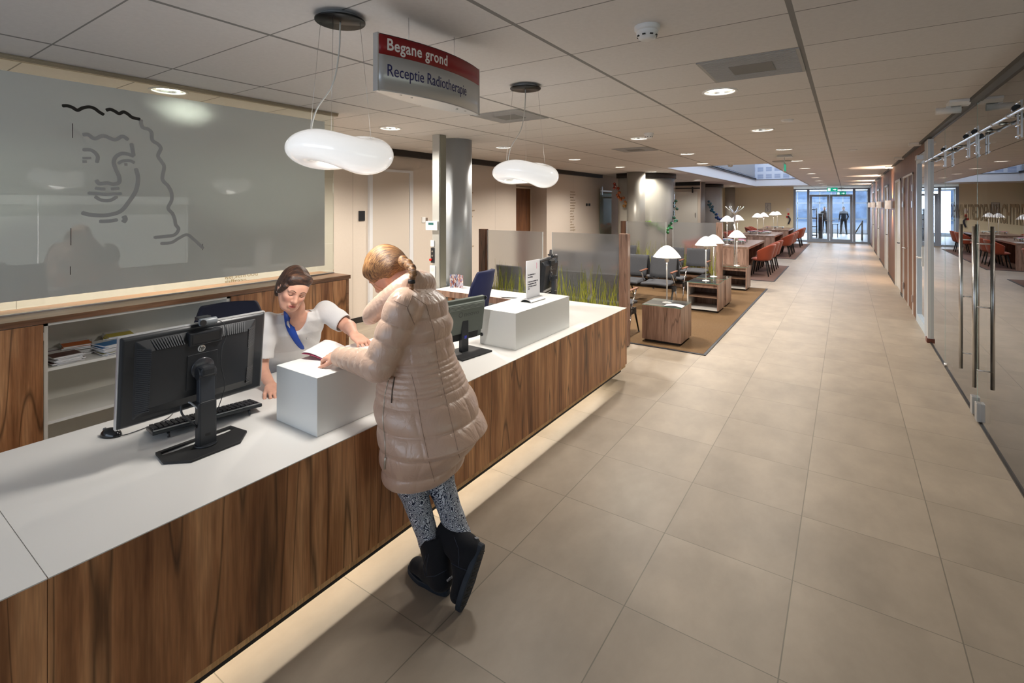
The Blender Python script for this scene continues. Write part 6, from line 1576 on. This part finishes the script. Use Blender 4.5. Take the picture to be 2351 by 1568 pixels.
# keep the neck opening clear of the collar
F.ell(A3(Mc @ Vector((.01, 0, -.01))), np.array((.112, .085, .125)), np.array(Mc.to_3x3()), .01, 'sub')
def coat_mat():
    m, n, out = nt('shiny beige nylon'); L = n.links.new; b = N(n, 'ShaderNodeBsdfPrincipled'); L(b.outputs[0], out.inputs[0]); b.inputs['Base Color'].default_value = (.62, .42, .315, 1); b.inputs['Roughness'].default_value = .36; b.inputs['Specular IOR Level'].default_value = .8; b.inputs['Sheen Weight'].default_value = .15
    tc = N(n, 'ShaderNodeTexCoord'); mp = N(n, 'ShaderNodeMapping'); L(tc.outputs['Object'], mp.inputs[0]); mp.inputs['Scale'].default_value = (1.4, 1.4, .8)
    no = N(n, 'ShaderNodeTexNoise'); no.inputs['Scale'].default_value = 13; no.inputs['Detail'].default_value = 3; no.inputs['Distortion'].default_value = 1.2; L(mp.outputs[0], no.inputs['Vector'])
    bp = N(n, 'ShaderNodeBump'); bp.inputs['Strength'].default_value = .55; bp.inputs['Distance'].default_value = .012; L(no.outputs[0], bp.inputs['Height']); L(bp.outputs[0], b.inputs['Normal']); return m
COATM = coat_mat()
coat = F.mesh('quilted_coat', COATM, cu)
cb = caster(coat); SEAM = mat('coat seam', (.36, .24, .18), .6); ZIP = mat('zip metal', (.62, .58, .50), .35, .7)
def decal(pts, rad, name, m, par, bvh, off=.001, n=6):
    q = [on(bvh, u, v, off) for u, v in pts]; q = [p for p in q if p is not None]
    if len(q) > 1: return MB().tube(spline(q, 3), rad, n).build(name, m, par)
def lp(pts, n=10):
    out = []
    for (a, b_), (c, d_) in zip(pts[:-1], pts[1:]):
        for i in range(n): out.append((a + (c-a)*i/n, b_ + (d_-b_)*i/n))
    return out + [pts[-1]]
decal(lp([(893, 868), (884, 905), (879, 960), (884, 1010), (886, 1062)]), .0022, 'front_zip', ZIP, cu, cb)
decal(lp([(886, 1050), (884, 1075)], 4), .005, 'zip_puller', ZIP, cu, cb, .003)
decal(lp([(906, 866), (901, 895), (899, 925)]), .0032, 'pocket_zip', mat('pocket dark', (.10,.07,.05), .6), cu, cb, .0005)
for pts in ([(946, 678), (978, 700), (996, 760), (1005, 830), (1020, 900), (1040, 985), (1055, 1050)], [(946, 678), (935, 710), (950, 742)], [(905, 690), (935, 705), (952, 745)], [(945, 860), (955, 900), (968, 980), (985, 1060), (998, 1105)]):
    decal(lp(pts, 8), .0013, 'seam', SEAM, cu, cb, .0002)
# hair swept back into a short braid
HAIRB = hair_mat('golden brown hair', (.05, .018, .007), (.24, .105, .035), (.52, .29, .11), (1.0, 44, 30))
F = Field((-.16, -.12, -.12), (.12, .12, .16), .003)
F.ell((-.022, 0, .040), (.106, .088, .096)); F.ell((-.07, 0, .0), (.058, .066, .07), k=.03)
for sy in (1, -1):
    F.ell((.02, sy*.050, .045), (.062, .036, .058), k=.02); F.ell((-.03, sy*.068, .0), (.050, .020, .040), k=.02)
F.ell((.115, 0, -.02), (.062, .068, .085), k=.012, op='sub'); F.cone((.10, -.05, .03), (.10, .05, .03), .034, .034, .012, 'sub')
for sy in (1, -1): F.ell((.05, sy*.08, -.045), (.05, .05, .042), k=.01, op='sub')
F.cone((-.02, .0, .14), (.10, 0, .085), .004, .004, .01, 'sub')
def strand(V):     # direction coordinate runs along the combed hair
    x, y, z = V.T; ang = np.arctan2(z - .0, x + .0); r = np.sqrt(x*x + z*z); t = np.arctan2(np.abs(y), z + .06)
    return np.stack([ang, t + .25*ang, r*2 + np.sign(y)*.5], 1)
hr = F.mesh('hair', HAIRB, cu, M=Mc, col=strand)
# loose strands and braid
bp0 = [Mc @ Vector(p) for p in ((-.095, .02, .0),)]
br = spline([Py(922, 598, 1.705), Py(940, 610, 1.68), Py(949, 627, 1.66), Py(945, 646, 1.65), Py(945, 668, 1.645)], 6)
F = Field([min(p[i] for p in br) - .05 for i in range(3)], [max(p[i] for p in br) + .05 for i in range(3)], .0028)
for i, p in enumerate(br[:-2]):
    t = i / (len(br) - 1); r = .018*(1 - t) + .009; s_ = Vector((.008*math.cos(i*1.6), .008*math.sin(i*1.6), 0)) * (1 - t); F.ell(A3(p + s_), (r*.85, r*.85, r), k=.004)
F.chain(br[-4:], [.007, .010, .009, .003], .004)
F.mesh('braid', HAIRB, cu, col=lambda V: np.stack([V[:,2]*8, V[:,0]*1.5 + np.abs(np.sin(V[:,2]*95))*.12, V[:,1]], 1))
p = br[int(len(br)*.72)]; MB().tube([p + Vector((0, 0, .009)), p - Vector((0, 0, .009))], .017, 14).build('hair_tie', BLACKM, cu)
rnd = random.Random(3); b = MB()
b.tube(spline([Mc @ Vector((.07, .055, .035)), Mc @ Vector((.075, .068, -.02)), Mc @ Vector((.06, .066, -.07))], 6), .0016, 5)
b.tube(spline([Mc @ Vector((.06, .064, .03)), Mc @ Vector((.06, .074, -.02)), Mc @ Vector((.045, .07, -.06))], 6), .0014, 5)
b.c = 1
b.build('loose_strands', mat('loose strand', (.50, .27, .09), .4), cu)

# ---------------------------------------------------------------- the receptionist
rp = wempty('person', (-3.25, 1.93, 0), 'seated person in a white short-sleeved tunic with a blue lapel, reaching across the counter', 'person')
Mr = headM((-2.69, 1.685, 1.300), (.90, -.33, -.36), math.radians(-17), 1.0)
hc2 = (.05, .022, .014)
SL, EL, WL_ = (-2.755, 1.945, 1.115), (-2.56, 1.98, 1.03), (-2.285, 1.80, 1.062)
SR, ER, WR_ = (-2.875, 1.635, 1.085), (-2.86, 1.585, .83), (-2.705, 1.555, .772)
fr_ = Vector((.942, -.334, 0))
F = Field((-3.42, 1.42, .40), (-2.06, 2.16, 1.48), .004)
head_field(F, Mr, False)
F.chain([A3(Mr @ Vector((-.03, 0, -.06))), (-2.765, 1.745, 1.175), (-2.80, 1.77, 1.11)], [.050, .050, .06], .02)
RZS = [.50, .62, .75, .88, 1.0, 1.08, 1.13]; RC = [(-3.30,1.95), (-3.23,1.93), (-3.13,1.895), (-2.96,1.84), (-2.87,1.805), (-2.825,1.79), (-2.80,1.78)]
F.slices(RZS, RC, [.10,.095,.095,.10,.095,.075,.045], [.14,.13,.125,.14,.15,.15,.10], (fr_.x, fr_.y), .02)
F.chain([SL, EL, WL_], [.044, .038, .0245], .02); F.chain([SR, ER, WR_], [.044, .038, .0245], .02)
tips = []
hand_field(F, WL_, (.86, -.05, -.30), (.30, .0, 1), -1, [.9, .75, .7, .8], .20, thumb=(.7, .3), tips=tips)
hand_field(F, WR_, (.80, -.15, -.22), (.25, 0, 1), 1, [.8, .8, .85, .9], .10, thumb=(.6, .3), tips=tips)
F.chain([(-3.26, 1.86, .50), (-2.95, 1.72, .50)], [.07, .06], .02); F.chain([(-3.22, 2.02, .50), (-2.9, 1.95, .50)], [.07, .06], .02)
bo_ = F.mesh('body', SKIN, rp, col=skin_cols([(Mr, hc2)], tips))
face_lines(Mr, bo_, rp, mat('brow dark', (.07,.03,.02), .7), mat('lash dark', (.03,.018,.014), .6), mat('mouth dark', (.16,.04,.035), .6))
# trousers down to the floor
F = Field((-3.42, 1.5, .04), (-2.7, 2.2, .72), .006)
F.chain([(-3.28, 1.87, .52), (-2.90, 1.72, .53), (-2.92, 1.72, .10)], [.095, .075, .055], .02); F.chain([(-3.24, 2.03, .52), (-2.86, 1.95, .53), (-2.9, 1.95, .10)], [.095, .075, .055], .02)
F.mesh('trousers', mat('white trousers', (.66,.66,.66), .7), rp)
for yy in (1.72, 1.95): MB().sphere((-2.86, yy, .045), (.13, .045, .045), 16, 10).build('shoe', WHITE, rp)
# tunic
F = Field((-3.44, 1.46, .46), (-2.46, 2.18, 1.24), .0042)
def tp(z, th): return (.0035*np.sin(th*5 + z*16) + .0025*np.sin(z*34 + th*3) + .002*np.sin(z*70 + th*9)).astype(np.float32)
F.slices(RZS, RC, [.128,.122,.118,.122,.112,.088,.052], [.165,.155,.15,.165,.172,.168,.11], (fr_.x, fr_.y), .03, puff=tp, p=2.3)
F.cone(SL, Vector(SL)*.30 + Vector(EL)*.70, .066, .062, .02, puff=lambda t: .002*np.sin(t*70)); F.cone(SR, Vector(SR)*.22 + Vector(ER)*.78, .064, .060, .02, puff=lambda t: .002*np.sin(t*70))
for S_, E_ in ((SL, EL), (SR, ER)):
    S_, E_ = Vector(S_), Vector(E_); q = S_*.28 + E_*.72; dv = (E_ - S_).normalized(); F.cone(q, q + dv*.10, .053, .056, .004, 'sub'); F.cone(q + dv*.062, q + dv*.14, .075, .075, .003, 'sub')
NB = Vector((-2.775, 1.76, 1.16)); apex = Vector((-2.835, 1.785, .93)) + fr_*.125
F.cone(NB, apex, .068, .012, .006, 'sub')
F.cone(NB, NB + Vector((.06, -.02, .1)), .062, .07, .01, 'sub')
TUN = mat('white tunic cotton', (.66, .65, .65), .8, bump=.12, bscale=60)
tun = F.mesh('tunic', TUN, rp)
tb = caster(tun)
BLU = mat('royal blue facing', (.006, .055, .36), .6)
# blue facing folded out along the neckline
edge = [(654, 708), (653, 726), (655, 748), (664, 768), (677, 786), (690, 801)]; inner = [(665, 720), (671, 735), (677, 752), (686, 772), (693, 787), (699, 797)]
va = []; 
bodyb = caster([o_ for o_ in rp.children if o_.name.startswith('body')][0])
for (u, v), (u2, v2) in zip(edge, inner):
    p = on(tb, u, v, .010); q = on(tb, u2, v2, .014) or on(bodyb, u2, v2, .022)
    if p is None: p = on(bodyb, u, v, .020)
    if p is None or q is None: continue
    if (p - q).length > .06: q = p + (q - p).normalized() * .03 if 0 else p.lerp(q, .06 / (p - q).length)
    va.append((p, q))
b = MB(); vs = [x for pq in va for x in pq]; b.add(vs, [(2*i, 2*i+1, 2*i+3, 2*i+2) for i in range(len(va) - 1)], smooth=True)
o_ = b.build('blue_lapel', BLU, rp, sub=1); k_ = o_.modifiers.new('t', 'SOLIDIFY'); k_.thickness = .004; o_['label'] = 'royal blue lapel'
for (u, v) in ((686, 781), (704, 776)):
    p = on(tb, u, v, .006)
    if p: MB().sphere(p, .0055, 12, 8).build('press_stud', STEEL, rp)
# breast pocket with a pen edge showing
pk = [on(tb, u, v, .003) for u, v in ((721, 762), (744, 752), (743, 775), (722, 790))]
if all(pk): o_ = MB().add(pk, [(0, 1, 2, 3)]).build('breast_pocket', mat('pocket white', (.70,.69,.68), .8), rp); k_ = o_.modifiers.new('t', 'SOLIDIFY'); k_.thickness = .004
q_ = [on(tb, u, v, .006) for u, v in ((727, 764), (741, 758))]
if all(q_): MB().tube(q_, .006, 8).build('pocket_card', mat('card green', (.16,.24,.15), .5), rp)
# hair tied back, side parting
HAIRD = hair_mat('dark brown hair', (.012, .005, .004), (.042, .017, .010), (.13, .058, .030), (3, 45, 45))
F = Field((-.16, -.12, -.13), (.12, .12, .16), .003)
F.ell((-.022, 0, .038), (.104, .084, .094)); F.ell((-.07, 0, -.01), (.05, .064, .07), k=.03); F.ell((-.04, -.062, -.02), (.045, .022, .060), k=.02); F.ell((-.05, .058, -.02), (.04, .02, .05), k=.02)
F.cone((.050, -.045, .078), (.040, .050, .085), .028, .022, .03); F.cone((.05, -.068, .03), (.02, -.078, -.02), .016, .012, .02)
F.ell((.115, .0, -.025), (.068, .075, .095), k=.010, op='sub'); F.ell((.07, 0, -.10), (.08, .09, .06), k=.02, op='sub')
F.mesh('hair', HAIRD, rp, M=Mr, col=lambda V: np.stack([V[:,1]*4 + V[:,2], V[:,0]*2 + V[:,2]*1.5, V[:,2]*.6 - V[:,0]], 1))
MB().sphere(Mr @ Vector((.0, -.079, -.036)), .004, 10, 8).build('earring', STEEL, rp)

# ---------------------------------------------------------------- booklet lying open on the box
bk = wempty('open_booklet', (-2.17, 1.6, 1.0), 'open booklet with a printed photo that both people look at on the white box', 'booklet')
s0, s1 = Vector((-2.185, 1.545, 1.006)), Vector((-2.285, 1.745, 1.006))
lv, rv = Vector((-.125, -.045, 0)), Vector((.135, .06, 0))
for nm_, d_, lift in (('left_page', lv, .030), ('right_page', rv, .010)):
    def f(u, v): return s0.lerp(s1, v) + d_*u + Vector((0, 0, .003 + lift*(math.sin(u*PI*.62)*.8 + u*.25)))
    o_ = MB().grid(f, 12, 1).build(nm_, mat('booklet paper', (.80,.78,.78), .4), bk); k_ = o_.modifiers.new('t', 'SOLIDIFY'); k_.thickness = .005; k_.offset = -1
    if nm_ == 'left_page':
        L0 = f
def cov(u, v): return s0.lerp(s1, v*1.04 - .02) + (lv*1.04*(1 - 2*u) if u < .5 else rv*1.04*(2*u - 1)) + Vector((0, 0, -.004 + (.030*.9*(math.sin((1-2*u)*PI*.62)*.8 + (1-2*u)*.25) if u < .5 else .010*(math.sin((2*u-1)*PI*.62)*.8 + (2*u-1)*.25))))
MB().grid(cov, 24, 1).build('booklet_cover', mat('cover magenta', (.30,.03,.08), .4), bk).modifiers.new('t', 'SOLIDIFY').thickness = .0015
def on_left(u0, u1, v0, v1, nm_, m): MB().grid(lambda u, v: L0(u0 + (u1-u0)*u, v0 + (v1-v0)*v) + Vector((0, 0, .0006)), 8, 1).build(nm_, m, bk)
on_left(.32, .80, .42, .80, 'printed_photo', mat('print photo', (.06,.05,.045), .4, var=.8, vscale=60))
for k in range(5): on_left(.12 + .045*k, .135 + .045*k, .10, .9, 'text_line', mat('text grey', (.5,.49,.49), .5))

# ---------------------------------------------------------------- two far figures in the hall beyond the end doors
def far_person(x, y, turn, coat_c, leg_c, stride, label):
    r = wempty('person', (x, y, 0), label, 'person'); c, s_ = math.cos(turn), math.sin(turn)
    def P(a, b_, z): return (x + a*c - b_*s_, y + a*s_ + b_*c, z)      # a forward, b to the side
    F = Field((x - .55, y - .55, 0), (x + .55, y + .55, 1.85), .014)
    F.ell(P(.02, 0, 1.60), (.085, .085, .115), k=.02); F.cone(P(0, 0, 1.36), P(.0, 0, 1.52), .06, .05, .02); F.ell(P(.105, 0, 1.58), (.018, .014, .02), k=.02)
    F.cone(P(0, 0, .95), P(0, 0, 1.12), .135, .125, .05); F.cone(P(0, -.07, 1.34), P(0, .07, 1.34), .105, .105, .05); F.cone(P(0, 0, 1.1), P(0, 0, 1.3), .13, .14, .05)
    for q in (-1, 1):
        F.chain([P(0, q*.18, 1.36), P(-.03, q*.23, 1.10), P(.10, q*.21, .88)], [.052, .042, .030], .03); F.ell(P(.13, q*.21, .82), (.03, .025, .05), k=.02)
        F.chain([P(0, q*.09, .92), P(q*stride*.5 + .03, q*.10, .50), P(q*stride, q*.10, .08)], [.088, .062, .042], .03); F.cone(P(q*stride - .03, q*.10, .045), P(q*stride + .15, q*.11, .04), .045, .035, .02)
    def col(V):
        o_ = np.tile(np.array(coat_c, float), (len(V), 1)); z = V[:,2]; rr = np.hypot(V[:,0] - x, V[:,1] - y)
        o_[z < .93] = leg_c; o_[z > 1.47] = (.55, .32, .24); o_[(z > 1.64)] = (.05, .03, .02); o_[z < .1] = (.02, .02, .02); hnd = (z > .76) & (z < .87) & (rr > .19); o_[hnd] = (.55, .32, .24); return o_
    F.mesh('body', SKIN, r, col=col)
far_person(Py(1937, 500, 36.3).x, 36.3, 1.9, (.03, .04, .07), (.02, .025, .04), .16, 'person in dark clothes walking in the hall, seen through the right end door')
far_person(Py(1893, 500, 36.8).x, 36.8, -1.2, (.04, .04, .05), (.03, .035, .05), .05, 'person in dark clothes standing in the hall, seen through the left end door')

for o in bpy.data.objects:
    for k in ('_used', '_w'):
        if k in o: del o[k]
